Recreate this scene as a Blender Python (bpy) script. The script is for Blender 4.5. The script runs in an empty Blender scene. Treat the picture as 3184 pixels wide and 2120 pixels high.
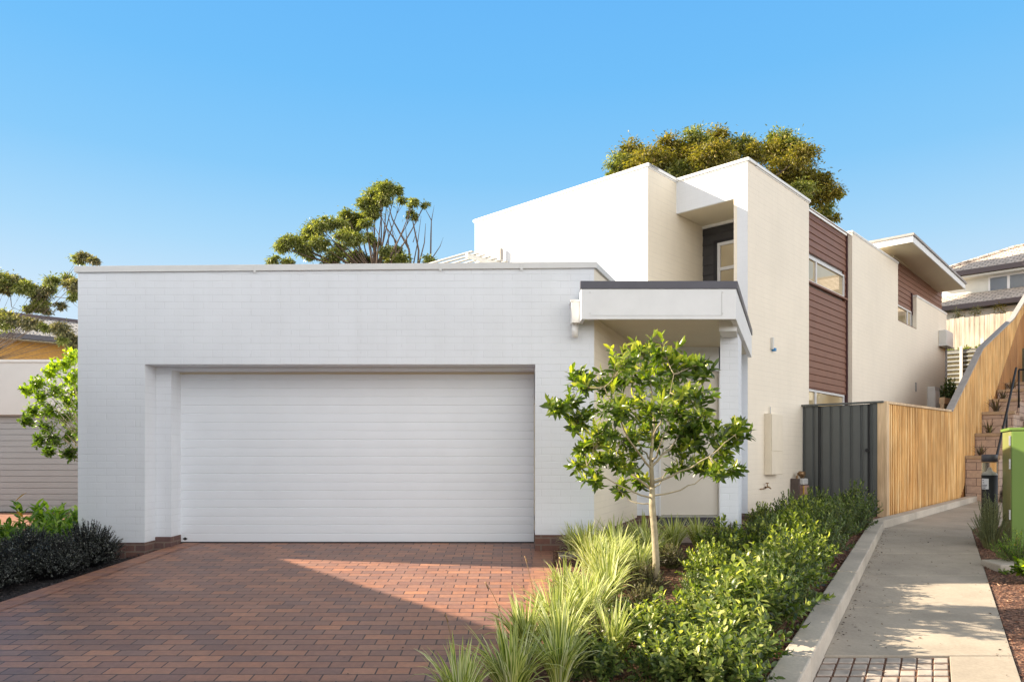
import bpy, math, random
import numpy as np
from mathutils import Vector, Matrix
R = random.Random(7)
rng = np.random.default_rng(11)
sc = bpy.context.scene
COL = sc.collection

# ------------------------------------------------------------------ materials
def newmat(name):
    m = bpy.data.materials.new(name); m.use_nodes = True
    nt = m.node_tree; b = nt.nodes['Principled BSDF']
    return m, nt, b
def N(nt, t, **kw):
    n = nt.nodes.new(t)
    for k, v in kw.items(): setattr(n, k, v)
    return n
def L(nt, a, b): nt.links.new(a, b)
def c4(c): return (c[0], c[1], c[2], 1)
def setin(n, **kw):
    for k, v in kw.items(): n.inputs[k.replace('_', ' ')].default_value = v
def mixc(nt, fac, a, b, mode='MIX'):
    m = N(nt, 'ShaderNodeMix', data_type='RGBA', blend_type=mode)
    for idx, v in ((0, fac), (6, a), (7, b)):
        if hasattr(v, 'links'): L(nt, v, m.inputs[idx])
        else: m.inputs[idx].default_value = v if idx == 0 else c4(v)
    return m.outputs[2]
def uvn(nt): return N(nt, 'ShaderNodeUVMap').outputs[0]
def noise(nt, vec, scale, detail=4, rough=.6):
    n = N(nt, 'ShaderNodeTexNoise'); setin(n, Scale=scale, Detail=detail, Roughness=rough)
    L(nt, vec, n.inputs['Vector']); return n.outputs['Fac']
def ramp(nt, fac, stops):
    r = N(nt, 'ShaderNodeValToRGB'); e = r.color_ramp.elements
    while len(e) > len(stops): e.remove(e[-1])
    while len(e) < len(stops): e.new(.5)
    for i, (p, c) in enumerate(stops): e[i].position = p; e[i].color = c4(c)
    L(nt, fac, r.inputs[0]); return r.outputs[0]
def bump(nt, b, h, strength, dist):
    n = N(nt, 'ShaderNodeBump'); setin(n, Strength=strength, Distance=dist)
    L(nt, h, n.inputs['Height']); L(nt, n.outputs[0], b.inputs['Normal']); return n
def objc(nt): return N(nt, 'ShaderNodeTexCoord').outputs['Object']

def plain(name, col, rough=.6, var=.12, scale=6., metal=0., bs=.15, fine=60.):
    m, nt, b = newmat(name); o = objc(nt)
    f = noise(nt, o, scale)
    d = tuple(x*(1-var) for x in col); l = tuple(min(1, x*(1+var)) for x in col)
    L(nt, ramp(nt, f, [(.3, d), (.7, l)]), b.inputs['Base Color'])
    setin(b, Roughness=rough, Metallic=metal)
    bump(nt, b, noise(nt, o, fine, 3), bs, .004)
    return m
def painted_brick(name, col, strength=.35, line=.84, rough=.6, bw=.24, rh=.086):
    m, nt, b = newmat(name); uv = uvn(nt); o = objc(nt)
    bt = N(nt, 'ShaderNodeTexBrick'); bt.offset = .5
    setin(bt, Scale=1., Mortar_Size=.006, Mortar_Smooth=.6, Bias=0., Brick_Width=bw, Row_Height=rh)
    bt.inputs['Color1'].default_value = c4(col)
    bt.inputs['Color2'].default_value = c4(tuple(x*.985 for x in col))
    bt.inputs['Mortar'].default_value = c4(tuple(x*.955 for x in col))
    L(nt, uv, bt.inputs['Vector'])
    big = noise(nt, o, .8, 3)
    c = mixc(nt, 1., bt.outputs['Color'], ramp(nt, big, [(.3, (.93, .93, .93)), (.7, (1., 1., 1.))]), 'MULTIPLY')
    mps = N(nt, 'ShaderNodeMapping'); mps.inputs['Scale'].default_value = (5., 5., .35); L(nt, o, mps.inputs[0])
    c = mixc(nt, 1., c, ramp(nt, noise(nt, mps.outputs[0], 1.2, 5, .65), [(.3, (.972, .97, .965)), (.6, (1., 1., 1.))]), 'MULTIPLY')
    bb = N(nt, 'ShaderNodeTexBrick'); bb.offset = .37
    setin(bb, Scale=1., Mortar_Size=.0065, Mortar_Smooth=.7, Bias=0., Brick_Width=1.37, Row_Height=rh)
    L(nt, uv, bb.inputs['Vector']); mpb = N(nt, 'ShaderNodeMapping'); mpb.inputs['Scale'].default_value = (1.3, 11.6, 1.); L(nt, uv, mpb.inputs[0])
    bm_ = N(nt, 'ShaderNodeMath', operation='MULTIPLY'); L(nt, bb.outputs['Fac'], bm_.inputs[0]); L(nt, ramp(nt, noise(nt, mpb.outputs[0], 1.1, 2), [(.47, (0,)*3), (.6, (1,)*3)]), bm_.inputs[1])
    c = mixc(nt, bm_.outputs[0], c, tuple(x*line for x in col))
    L(nt, c, b.inputs['Base Color']); setin(b, Roughness=rough)
    msk = N(nt, 'ShaderNodeMath', operation='MULTIPLY')
    L(nt, bt.outputs['Fac'], msk.inputs[0]); L(nt, ramp(nt, noise(nt, o, 5., 2), [(.38, (.15,)*3), (.62, (1,)*3)]), msk.inputs[1])
    inv = N(nt, 'ShaderNodeMath', operation='MULTIPLY_ADD'); inv.inputs[1].default_value = -1.; inv.inputs[2].default_value = 1.
    L(nt, msk.outputs[0], inv.inputs[0])
    ad = N(nt, 'ShaderNodeMath', operation='MULTIPLY_ADD'); ad.inputs[1].default_value = .35
    L(nt, noise(nt, o, 45., 4), ad.inputs[0]); L(nt, inv.outputs[0], ad.inputs[2])
    bump(nt, b, ad.outputs[0], strength, .006)
    return m
def brickwork(name, c1, c2, mortar, bw=.24, rh=.086, ms=.01, rough=.8, rand=True, smooth=.2, bstr=.6, off=.5):
    m, nt, b = newmat(name); uv = uvn(nt); o = objc(nt)
    bt = N(nt, 'ShaderNodeTexBrick'); bt.offset = off
    setin(bt, Scale=1., Mortar_Size=ms, Mortar_Smooth=smooth, Bias=-.1, Brick_Width=bw, Row_Height=rh)
    bt.inputs['Color1'].default_value = c4(c1); bt.inputs['Color2'].default_value = c4(c2); bt.inputs['Mortar'].default_value = c4(mortar)
    L(nt, uv, bt.inputs['Vector'])
    c = mixc(nt, 1., bt.outputs['Color'], ramp(nt, noise(nt, o, 14., 5), [(.25, (.78, .78, .8)), (.75, (1.15, 1.12, 1.1))]), 'MULTIPLY')
    L(nt, c, b.inputs['Base Color']); setin(b, Roughness=rough)
    inv = N(nt, 'ShaderNodeMath', operation='SUBTRACT'); inv.inputs[0].default_value = 1.; L(nt, bt.outputs['Fac'], inv.inputs[1])
    ad = N(nt, 'ShaderNodeMath', operation='MULTIPLY_ADD'); ad.inputs[1].default_value = .3
    L(nt, noise(nt, o, 70., 4), ad.inputs[0]); L(nt, inv.outputs[0], ad.inputs[2])
    bump(nt, b, ad.outputs[0], bstr, .006)
    return m
def paver_mat():
    # clay pavers: running bond, tones change paver by paver
    m, nt, b = newmat('clay pavers'); uv = uvn(nt); o = objc(nt)
    def br(bias, off, c1, c2):
        bt = N(nt, 'ShaderNodeTexBrick'); bt.offset = .5
        setin(bt, Scale=1., Mortar_Size=.0058, Mortar_Smooth=.25, Bias=bias, Brick_Width=.234, Row_Height=.118)
        mp = N(nt, 'ShaderNodeMapping'); mp.inputs['Location'].default_value = off; L(nt, uv, mp.inputs[0])
        L(nt, mp.outputs[0], bt.inputs['Vector'])
        bt.inputs['Color1'].default_value = c4(c1); bt.inputs['Color2'].default_value = c4(c2)
        return bt
    a = br(0, (0, 0, 0), (.45, .215, .13), (.27, .155, .125)); a.inputs['Mortar'].default_value = (.06, .035, .03, 1)
    # second lookup shifted by whole pavers gives an independent tone
    s = br(.0, (.234*37, .118*58, 0), (.8, .79, .85), (1.12, 1.07, 1.0)); s.inputs['Mortar'].default_value = (1, 1, 1, 1)
    s2 = br(-.55, (.234*11, .118*96, 0), (1., 1., 1.), (1.12, 1.22, 1.28)); s2.inputs['Mortar'].default_value = (1, 1, 1, 1)
    c = mixc(nt, 1., a.outputs['Color'], s.outputs['Color'], 'MULTIPLY')
    c = mixc(nt, 1., c, s2.outputs['Color'], 'MULTIPLY')
    c = mixc(nt, 1., c, ramp(nt, noise(nt, o, 22., 5), [(.25, (.8, .8, .82)), (.75, (1.14, 1.12, 1.08))]), 'MULTIPLY')
    c = mixc(nt, 1., c, ramp(nt, noise(nt, o, 1.1, 4), [(.35, (.86, .85, .86)), (.7, (1.06, 1.05, 1.04))]), 'MULTIPLY')
    L(nt, c, b.inputs['Base Color']); setin(b, Roughness=.42); b.inputs['Specular IOR Level'].default_value = .45
    inv = N(nt, 'ShaderNodeMath', operation='SUBTRACT'); inv.inputs[0].default_value = 1.; L(nt, a.outputs['Fac'], inv.inputs[1])
    ad = N(nt, 'ShaderNodeMath', operation='MULTIPLY_ADD'); ad.inputs[1].default_value = .25
    L(nt, noise(nt, o, 90., 4), ad.inputs[0]); L(nt, inv.outputs[0], ad.inputs[2])
    bump(nt, b, ad.outputs[0], .8, .006)
    return m
def concrete(name, col, stain=True):
    m, nt, b = newmat(name); o = objc(nt)
    a = ramp(nt, noise(nt, o, 1.3, 6, .65), [(.3, tuple(x*.74 for x in col)), (.7, tuple(x*1.12 for x in col))])
    c = mixc(nt, 1., a, ramp(nt, noise(nt, o, 40., 6, .7), [(.3, (.85, .85, .84)), (.7, (1.08, 1.08, 1.08))]), 'MULTIPLY')
    L(nt, c, b.inputs['Base Color']); setin(b, Roughness=.85)
    bump(nt, b, noise(nt, o, 120., 4), .35, .003)
    return m
def wood_mat(name, c1, c2, c3, across=8.):
    m, nt, b = newmat(name); o = objc(nt)
    mp = N(nt, 'ShaderNodeMapping'); mp.inputs['Scale'].default_value = (across, across, .5); L(nt, o, mp.inputs[0])
    f = noise(nt, mp.outputs[0], 1.6, 5, .6)
    c = ramp(nt, f, [(.34, c1), (.5, c2), (.66, c3)])
    mp2 = N(nt, 'ShaderNodeMapping'); mp2.inputs['Scale'].default_value = (60, 60, 2.); L(nt, o, mp2.inputs[0])
    g = noise(nt, mp2.outputs[0], 1.5, 3)
    c = mixc(nt, 1., c, ramp(nt, g, [(.3, (.8, .78, .75)), (.7, (1.1, 1.1, 1.08))]), 'MULTIPLY')
    # soft patches of weathering
    c = mixc(nt, 1., c, ramp(nt, noise(nt, o, .9, 2), [(.35, (.85, .82, .8)), (.65, (1.12, 1.12, 1.1))]), 'MULTIPLY')
    L(nt, c, b.inputs['Base Color']); setin(b, Roughness=.7)
    bump(nt, b, g, .3, .004)
    return m
def glass_mat(name, col, rough=.03):
    m, nt, b = newmat(name); o = objc(nt)
    L(nt, ramp(nt, noise(nt, o, .9, 1), [(.35, tuple(x*.7 for x in col)), (.65, tuple(x*1.25 for x in col))]), b.inputs['Base Color'])
    setin(b, Roughness=rough, IOR=1.9)
    return m
def leaf_mat(name, stops, trans=.35, rough=.4, tcol=(1.9, 2.0, .5), spec=.5):
    # UV.y carries one tone number per leaf, UV.x the distance along it
    m, nt, b = newmat(name); uv = uvn(nt)
    sp = N(nt, 'ShaderNodeSeparateXYZ'); L(nt, uv, sp.inputs[0])
    c = ramp(nt, sp.outputs['Y'], stops)
    L(nt, c, b.inputs['Base Color']); setin(b, Roughness=rough); b.inputs['Specular IOR Level'].default_value = spec
    t = N(nt, 'ShaderNodeBsdfTranslucent'); L(nt, mixc(nt, 1., c, tcol, 'MULTIPLY'), t.inputs[0])
    mx = N(nt, 'ShaderNodeMixShader'); mx.inputs[0].default_value = trans
    L(nt, b.outputs[0], mx.inputs[1]); L(nt, t.outputs[0], mx.inputs[2])
    L(nt, mx.outputs[0], nt.nodes['Material Output'].inputs[0])
    return m
def blade_mat():
    m, nt, b = newmat('variegated flax'); uv = uvn(nt)
    sp = N(nt, 'ShaderNodeSeparateXYZ'); L(nt, uv, sp.inputs[0])
    ab = N(nt, 'ShaderNodeMath', operation='SUBTRACT'); ab.inputs[1].default_value = .5; L(nt, sp.outputs['X'], ab.inputs[0])
    a2 = N(nt, 'ShaderNodeMath', operation='ABSOLUTE'); L(nt, ab.outputs[0], a2.inputs[0])
    g = ramp(nt, sp.outputs['Y'], [(0, (.07, .14, .02)), (.5, (.2, .3, .035)), (1, (.32, .42, .06))])
    k = ramp(nt, sp.outputs['Y'], [(0, (.55, .6, .12)), (.5, (.72, .74, .25)), (1, (.85, .84, .55))])
    e = ramp(nt, a2.outputs[0], [(.15, (0, 0, 0)), (.25, (1, 1, 1))])
    c = mixc(nt, e, g, k)
    L(nt, c, b.inputs['Base Color']); setin(b, Roughness=.45)
    t = N(nt, 'ShaderNodeBsdfTranslucent'); L(nt, c, t.inputs[0])
    mx = N(nt, 'ShaderNodeMixShader'); mx.inputs[0].default_value = .4
    L(nt, b.outputs[0], mx.inputs[1]); L(nt, t.outputs[0], mx.inputs[2])
    L(nt, mx.outputs[0], nt.nodes['Material Output'].inputs[0])
    return m
def roof_tile_mat(name, lo, hi, w=.3, h=.33, gloss=.5):
    m, nt, b = newmat(name); uv = uvn(nt); o = objc(nt)
    bt = N(nt, 'ShaderNodeTexBrick'); bt.offset = .5
    setin(bt, Scale=1., Mortar_Size=.035, Mortar_Smooth=.8, Bias=0., Brick_Width=w, Row_Height=h)
    bt.inputs['Color1'].default_value = c4(hi); bt.inputs['Color2'].default_value = c4(tuple(x*.75 for x in hi)); bt.inputs['Mortar'].default_value = c4(lo)
    L(nt, uv, bt.inputs['Vector'])
    c = mixc(nt, 1., bt.outputs['Color'], ramp(nt, noise(nt, o, 6., 4), [(.3, (.75, .75, .75)), (.7, (1.2, 1.2, 1.2))]), 'MULTIPLY')
    L(nt, c, b.inputs['Base Color']); setin(b, Roughness=gloss)
    inv = N(nt, 'ShaderNodeMath', operation='SUBTRACT'); inv.inputs[0].default_value = 1.; L(nt, bt.outputs['Fac'], inv.inputs[1])
    bump(nt, b, inv.outputs[0], .8, .03)
    return m
def mulch_mat(name, c1, c2, c3):
    m, nt, b = newmat(name); o = objc(nt)
    v = N(nt, 'ShaderNodeTexVoronoi'); setin(v, Scale=38.); mp = N(nt, 'ShaderNodeMapping'); mp.inputs['Scale'].default_value = (1, 1.7, 1); L(nt, o, mp.inputs[0]); L(nt, mp.outputs[0], v.inputs['Vector'])
    s = N(nt, 'ShaderNodeSeparateColor'); L(nt, v.outputs['Color'], s.inputs[0])
    L(nt, ramp(nt, s.outputs[0], [(.1, c1), (.55, c2), (.95, c3)]), b.inputs['Base Color']); setin(b, Roughness=.9)
    bump(nt, b, v.outputs['Distance'], .9, .02)
    return m
M = dict(
    brick_white=painted_brick('painted white brick', (.75, .79, .835), .4),
    brick_bounce=painted_brick('brick with warm bounce tint', (.82, .745, .6), .4),  # white wall tinted cream, standing in for warm bounced light
    render_white=painted_brick('painted white upper wall', (.74, .77, .81), .12, .95),
    render_bounce=painted_brick('side wall with warm bounce tint', (.87, .79, .655), .35, .86),  # cream tint carries the warm bounce on the shaded side
    plinth=brickwork('brown face brick', (.17, .085, .065), (.11, .075, .075), (.2, .15, .12)),
    paver=paver_mat(),
    soldier=brickwork('clay paver border', (.42, .2, .12), (.32, .165, .12), (.1, .06, .05), bw=.234, rh=.118, ms=.003, rough=.5),
    slat_grey=plain('awning slat', (.42, .41, .39), .5, .03),
    cream_box=plain('cream box paint', (.78, .7, .56), .5, .03),
    coping=plain('coping metal', (.62, .63, .62), .45, .04),
    white_metal=plain('white metal trim', (.8, .8, .78), .45, .03),
    door_white=plain('garage door steel', (.76, .805, .85), .42, .02, 2., bs=.05),
    fascia=plain('painted fascia', (.74, .755, .76), .55, .03),
    soffit=plain('painted soffit', (.66, .6, .46), .7, .03, 2., bs=.05),
    charcoal=plain('charcoal flashing', (.075, .075, .095), .45, .08),
    black=plain('black powder coat', (.01, .01, .012), .6, .1),
    dark_clad=plain('charcoal cladding', (.035, .033, .034), .6, .2, 8.),
    maroon=plain('maroon weatherboard', (.19, .08, .045), .55, .08, 5.),
    maroon_dark=plain('dark maroon corner trim', (.05, .015, .018), .5, .1),
    alu=plain('window frame aluminium', (.62, .62, .62), .4, .03),
    glass_warm=glass_mat('window glass with warm reflection tint', (.42, .34, .2)),  # beige base colour stands in for walls reflected in the panes
    glass_cool=glass_mat('window glass with blinds', (.12, .2, .34)),
    door_beige=plain('entry door paint', (.7, .66, .58), .5, .03, 2., bs=.04),
    concrete=concrete('path concrete', (.44, .38, .305)),
    kerbc=concrete('kerb concrete', (.55, .49, .41)),
    cobble=plain('grey granite setts', (.4, .35, .3), .8, .35, 5., bs=.5),
    timber=wood_mat('new pine palings', (.56, .29, .09), (.82, .48, .17), (.98, .74, .38)),
    timber_back=wood_mat('shadowed pine palings', (.3, .12, .035), (.42, .19, .055), (.5, .26, .09)),  # same pine darkened, standing in for shade behind the front palings
    timber_grey=wood_mat('weathered palings', (.36, .32, .27), (.5, .45, .38), (.62, .57, .5)),
    timber_cap=plain('grey timber capping', (.34, .32, .31), .8, .12, 7.),
    timber_post=wood_mat('pine post', (.56, .4, .24), (.68, .5, .32), (.76, .6, .4)),
    gate=plain('dark grey sheet steel', (.1, .108, .105), .42, .06, 3., bs=.05),
    stone=brickwork('sandstone blocks', (.52, .38, .28), (.46, .34, .27), (.16, .11, .09), bw=.42, rh=.19, ms=.008),
    stone_cap=plain('sandstone capping', (.42, .3, .19), .85, .15, 8.),
    stair=plain('brown stair tread', (.1, .075, .065), .8, .15, 8.),
    kiosk=plain('green cabinet paint', (.15, .25, .045), .5, .06, 1.5, bs=.04),
    kiosk_side=plain('green cabinet edge', (.22, .24, .08), .45, .08, 2.),
    galv=plain('galvanised steel', (.45, .46, .45), .35, .1, 9., metal=.5),
    brass=plain('brass', (.3, .19, .1), .4, .15, 20., metal=.6),
    copperish=plain('meter body paint', (.42, .25, .2), .5, .15, 20.),
    yellow=plain('yellow gas tag', (.6, .4, .03), .5, .1),
    blue=plain('blue tape', (.03, .22, .5), .5, .1),
    paper=plain('white paper notice', (.75, .75, .78), .6, .03),
    ink=plain('printed ink', (.05, .05, .08), .6, .1),
    grey_box=plain('grey box steel', (.6, .6, .58), .5, .04, 3.),
    ybrick=brickwork('yellow face brick', (.56, .31, .075), (.48, .26, .07), (.42, .25, .09), bw=.24, rh=.086, ms=.008),
    rbrick=plain('red brick lintel', (.25, .06, .025), .8, .2, 30.),
    tile_dark=roof_tile_mat('dark glazed roof tiles', (.02, .018, .02), (.5, .47, .44), .32, .26, .6),  # light tile colour stands in for glints on the dark glaze
    tile_tan=roof_tile_mat('tan roof tiles', (.3, .25, .2), (.75, .63, .53), .3, .3, .95),
    eave=plain('brown gutter', (.09, .07, .075), .5, .1),
    nb_wall=plain('neighbour cement render', (.56, .57, .57), .7, .03, 2.),
    nb_door=plain('neighbour garage door', (.31, .33, .35), .5, .03, 2.),
    pale=plain('pale weatherboard', (.66, .66, .6), .6, .04),
    frame_white=plain('white window frame', (.8, .8, .8), .5, .02),
    mulch=mulch_mat('reddish bark mulch', (.05, .022, .015), (.17, .075, .045), (.34, .19, .12)),
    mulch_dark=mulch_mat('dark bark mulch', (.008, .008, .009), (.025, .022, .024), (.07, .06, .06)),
    earth=mulch_mat('earth', (.07, .05, .03), (.12, .1, .05), (.15, .14, .07)),
    chip=leaf_mat('bark chips', [(0, (.06, .025, .015)), (.5, (.2, .085, .05)), (1, (.42, .25, .16))], 0., .8),
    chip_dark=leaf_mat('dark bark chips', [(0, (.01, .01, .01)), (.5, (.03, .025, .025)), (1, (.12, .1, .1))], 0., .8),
    bark=plain('pale bark', (.34, .29, .19), .8, .25, 18., bs=.6, fine=30.),
    bark_dark=plain('dark bark', (.12, .085, .065), .85, .25, 10., bs=.6, fine=30.),
    stem=plain('green stem', (.16, .17, .06), .7, .2, 20.),
    flax=blade_mat(),
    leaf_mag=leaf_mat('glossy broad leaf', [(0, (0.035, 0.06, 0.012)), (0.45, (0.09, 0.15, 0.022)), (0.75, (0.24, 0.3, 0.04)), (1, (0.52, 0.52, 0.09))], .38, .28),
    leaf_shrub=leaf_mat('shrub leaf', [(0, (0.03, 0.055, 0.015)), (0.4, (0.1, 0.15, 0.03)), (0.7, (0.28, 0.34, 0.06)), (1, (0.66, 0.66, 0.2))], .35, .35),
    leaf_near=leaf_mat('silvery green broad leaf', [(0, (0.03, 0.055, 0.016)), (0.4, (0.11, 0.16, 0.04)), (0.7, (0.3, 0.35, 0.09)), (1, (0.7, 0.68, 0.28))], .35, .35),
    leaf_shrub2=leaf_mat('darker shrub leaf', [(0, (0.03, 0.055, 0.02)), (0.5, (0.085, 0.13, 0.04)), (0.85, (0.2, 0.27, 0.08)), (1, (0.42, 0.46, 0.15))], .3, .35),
    leaf_tiny=leaf_mat('tiny bronze leaf', [(0, (0.030, 0.027, 0.017)), (.6, (0.105, 0.083, 0.042)), (1, (0.270, 0.240, 0.098))], .2, .4),
    leaf_black=leaf_mat('dark purple leaf', [(0, (0.015, 0.017, 0.015)), (0.5, (0.045, 0.052, 0.044)), (0.85, (0.13, 0.14, 0.12)), (1, (0.34, 0.35, 0.3))], .1, .35),
    leaf_lime=leaf_mat('lime leaf', [(0, (0.035, 0.07, 0.01)), (0.45, (0.1, 0.17, 0.015)), (0.75, (0.3, 0.42, 0.02)), (1, (0.6, 0.66, 0.03))], .45, .35),
    leaf_bright=leaf_mat('bright green long leaf', [(0, (0.05, 0.12, 0.02)), (0.6, (0.17, 0.29, 0.05)), (0.93, (0.34, 0.46, 0.09)), (1, (0.45, 0.24, 0.08))], .4, .35),
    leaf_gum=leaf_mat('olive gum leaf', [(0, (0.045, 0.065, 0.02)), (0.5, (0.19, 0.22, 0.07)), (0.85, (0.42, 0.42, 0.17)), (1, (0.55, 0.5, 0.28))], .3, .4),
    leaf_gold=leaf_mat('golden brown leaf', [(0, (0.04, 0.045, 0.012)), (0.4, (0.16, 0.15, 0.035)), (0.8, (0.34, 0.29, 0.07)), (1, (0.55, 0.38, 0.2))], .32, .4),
    leaf_grey=leaf_mat('grey olive leaf', [(0, (0.06, 0.065, 0.045)), (0.5, (0.17, 0.17, 0.1)), (0.85, (0.36, 0.31, 0.17)), (1, (0.6, 0.45, 0.26))], .25, .45),
    leaf_lav=leaf_mat('grey green needle leaf', [(0, (0.065, 0.085, 0.046)), (.6, (0.169, 0.208, 0.117)), (1, (0.390, 0.416, 0.286))], .2, .6),
    litter=leaf_mat('dry fallen leaf', [(0, (.02, .015, .01)), (.7, (.08, .05, .03)), (1, (.2, .13, .07))], .0, .8),
    succulent=leaf_mat('bronze strap leaf', [(0, (.05, .05, .03)), (.5, (.12, .07, .05)), (1, (.2, .2, .08))], .2, .5),
)

# ------------------------------------------------------------------ object helpers
WLOC = {}
def tag(o, label=None, cat=None, group=None, kind=None):
    if label: o['label'] = label
    if cat: o['category'] = cat
    if group: o['group'] = group
    if kind: o['kind'] = kind
    return o
def thing(name, label, cat, loc=(0, 0, 0), group=None):
    o = bpy.data.objects.new(name, None); COL.objects.link(o); o.location = loc; o.empty_display_size = .2
    return tag(o, label, cat, group)
def link(name, me, mat, parent=None, mods=0.):
    o = bpy.data.objects.new(name, me); COL.objects.link(o)
    if mat is not None: me.materials.append(M[mat] if isinstance(mat, str) else mat)
    if parent is not None:
        o.parent = parent
        if parent.type == 'EMPTY': o.location = -parent.location
    if mods:
        b = o.modifiers.new('bevel', 'BEVEL'); b.width = mods; b.segments = 2; b.limit_method = 'ANGLE'; b.angle_limit = .6
    return o
class MB:
    def __init__(s): s.v = []; s.f = []; s.sm = []
    def add(s, vs, fs, smooth=False):
        k = len(s.v); s.v += [tuple(p) for p in vs]
        s.f += [tuple(i+k for i in f) for f in fs]; s.sm += [smooth]*len(fs); return s
    def hexa(s, p):   # p: bottom 4 (ccw from above) then top 4
        return s.add(p, [(3, 2, 1, 0), (4, 5, 6, 7), (0, 1, 5, 4), (1, 2, 6, 5), (2, 3, 7, 6), (3, 0, 4, 7)])
    def box(s, x0, x1, y0, y1, z0, z1):
        return s.hexa([(x0, y0, z0), (x1, y0, z0), (x1, y1, z0), (x0, y1, z0), (x0, y0, z1), (x1, y0, z1), (x1, y1, z1), (x0, y1, z1)])
    def fbox(s, F, u0, u1, z0, z1, d0, d1):
        pts = [F(u0, z0, d1), F(u1, z0, d1), F(u1, z0, d0), F(u0, z0, d0), F(u0, z1, d1), F(u1, z1, d1), F(u1, z1, d0), F(u0, z1, d0)]
        return s.hexa(pts)
    def fpoly(s, F, poly, d0, d1):  # polygon in (u,z), extruded from d0 to d1
        n = len(poly)
        vs = [F(u, z, d1) for u, z in poly]+[F(u, z, d0) for u, z in poly]
        fs = [tuple(range(n)), tuple(range(2*n-1, n-1, -1))]+[(i, i+n, (i+1) % n+n, (i+1) % n) for i in range(n)]
        return s.add(vs, fs)
    def prism(s, poly, z0, z1):   # z1 may be a list
        n = len(poly); zt = z1 if isinstance(z1, (list, tuple)) else [z1]*n; zb = z0 if isinstance(z0, (list, tuple)) else [z0]*n
        vs = [(p[0], p[1], zb[i]) for i, p in enumerate(poly)]+[(p[0], p[1], zt[i]) for i, p in enumerate(poly)]
        fs = [tuple(range(n-1, -1, -1)), tuple(range(n, 2*n))]+[(i, (i+1) % n, (i+1) % n+n, i+n) for i in range(n)]
        return s.add(vs, fs)
    def quad(s, *p): return s.add(p, [tuple(range(len(p)))])
    def tube(s, pts, rad, n=8, cap=True):
        pts = [Vector(p) for p in pts]; k = len(s.v); m = len(pts)
        if not isinstance(rad, (list, tuple)): rad = [rad]*m
        for i, p in enumerate(pts):
            t = (pts[min(i+1, m-1)]-pts[max(i-1, 0)]).normalized()
            a = t.cross(Vector((0, 0, 1)) if abs(t.z) < .9 else Vector((1, 0, 0))).normalized(); b = t.cross(a)
            for j in range(n):
                q = 2*math.pi*j/n; s.v.append(tuple(p+(a*math.cos(q)+b*math.sin(q))*rad[i]))
        for i in range(m-1):
            for j in range(n):
                s.f.append((k+i*n+j, k+i*n+(j+1) % n, k+(i+1)*n+(j+1) % n, k+(i+1)*n+j)); s.sm.append(True)
        if cap:
            s.f.append(tuple(k+j for j in range(n-1, -1, -1))); s.sm.append(False)
            s.f.append(tuple(k+(m-1)*n+j for j in range(n))); s.sm.append(False)
        return s
    def build(s, name, mat, parent=None, bevel=0., slope_uv=False):
        me = bpy.data.meshes.new(name); me.from_pydata(s.v, [], s.f); me.update()
        import bmesh
        bm = bmesh.new(); bm.from_mesh(me); bmesh.ops.recalc_face_normals(bm, faces=bm.faces); bm.to_mesh(me); bm.free()
        me.polygons.foreach_set('use_smooth', s.sm)
        uvl = me.uv_layers.new(name='UVMap'); data = uvl.data
        for p in me.polygons:
            nrm = p.normal
            if abs(nrm.z) > .95: ax, ay = Vector((1, 0, 0)), Vector((0, 1, 0))
            else:
                ax = Vector((-nrm.y, nrm.x, 0)).normalized(); ay = nrm.cross(ax)
                if not slope_uv and abs(nrm.z) < .5: ay = Vector((0, 0, 1))
            for li in p.loop_indices:
                co = me.vertices[me.loops[li].vertex_index].co
                data[li].uv = (co.dot(ax), co.dot(ay))
        return link(name, me, mat, parent, bevel)
def struct(o): o['kind'] = 'structure'; return o
def frame(o, u, out):
    return lambda a, z, d: (o[0]+u[0]*a+out[0]*d, o[1]+u[1]*a+out[1]*d, z)

# numpy leaf meshes ---------------------------------------------------------
def unit(a): return a/np.maximum(np.linalg.norm(a, axis=1, keepdims=True), 1e-9)
def leaf_mesh(name, P, D, Ln, W, detail=1, droop=.25, fold=.25, rnd=None, up=None):
    n = len(P); P = np.asarray(P, float); D = unit(np.asarray(D, float)); Ln = np.broadcast_to(Ln, (n,)).astype(float); W = np.broadcast_to(W, (n,)).astype(float)
    if up is None: up = np.tile([0., 0., 1.], (n, 1))+rng.normal(0, .45, (n, 3))
    S = unit(np.cross(D, up)); U = unit(np.cross(S, D))
    if rnd is None: rnd = rng.random(n)
    if detail == 0:
        prof = [(0, 0, 0), (.45, -.5, .5), (1, 0, -.3), (.45, .5, .5)]
        faces = [(0, 1, 2), (0, 2, 3)]
    elif detail == 1:
        prof = [(0, 0, 0), (.3, -.42, .4), (.7, -.4, .3), (1, 0, -.5), (.7, .4, .3), (.3, .42, .4), (.3, 0, 0), (.7, 0, -.15)]
        faces = [(0, 1, 6), (1, 2, 7, 6), (2, 3, 7), (0, 6, 5), (6, 7, 4, 5), (7, 3, 4)]
    V = np.empty((n, len(prof), 3)); UV = np.empty((n, len(prof), 2))
    for i, (a, w, h) in enumerate(prof):
        V[:, i] = P+D*(Ln*a)[:, None]+S*(W*w)[:, None]+U*(h*fold*W-droop*a*a*Ln*.6)[:, None]
        UV[:, i, 0] = a; UV[:, i, 1] = rnd
    return V.reshape(-1, 3), faces, len(prof), UV.reshape(-1, 2), n
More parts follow.
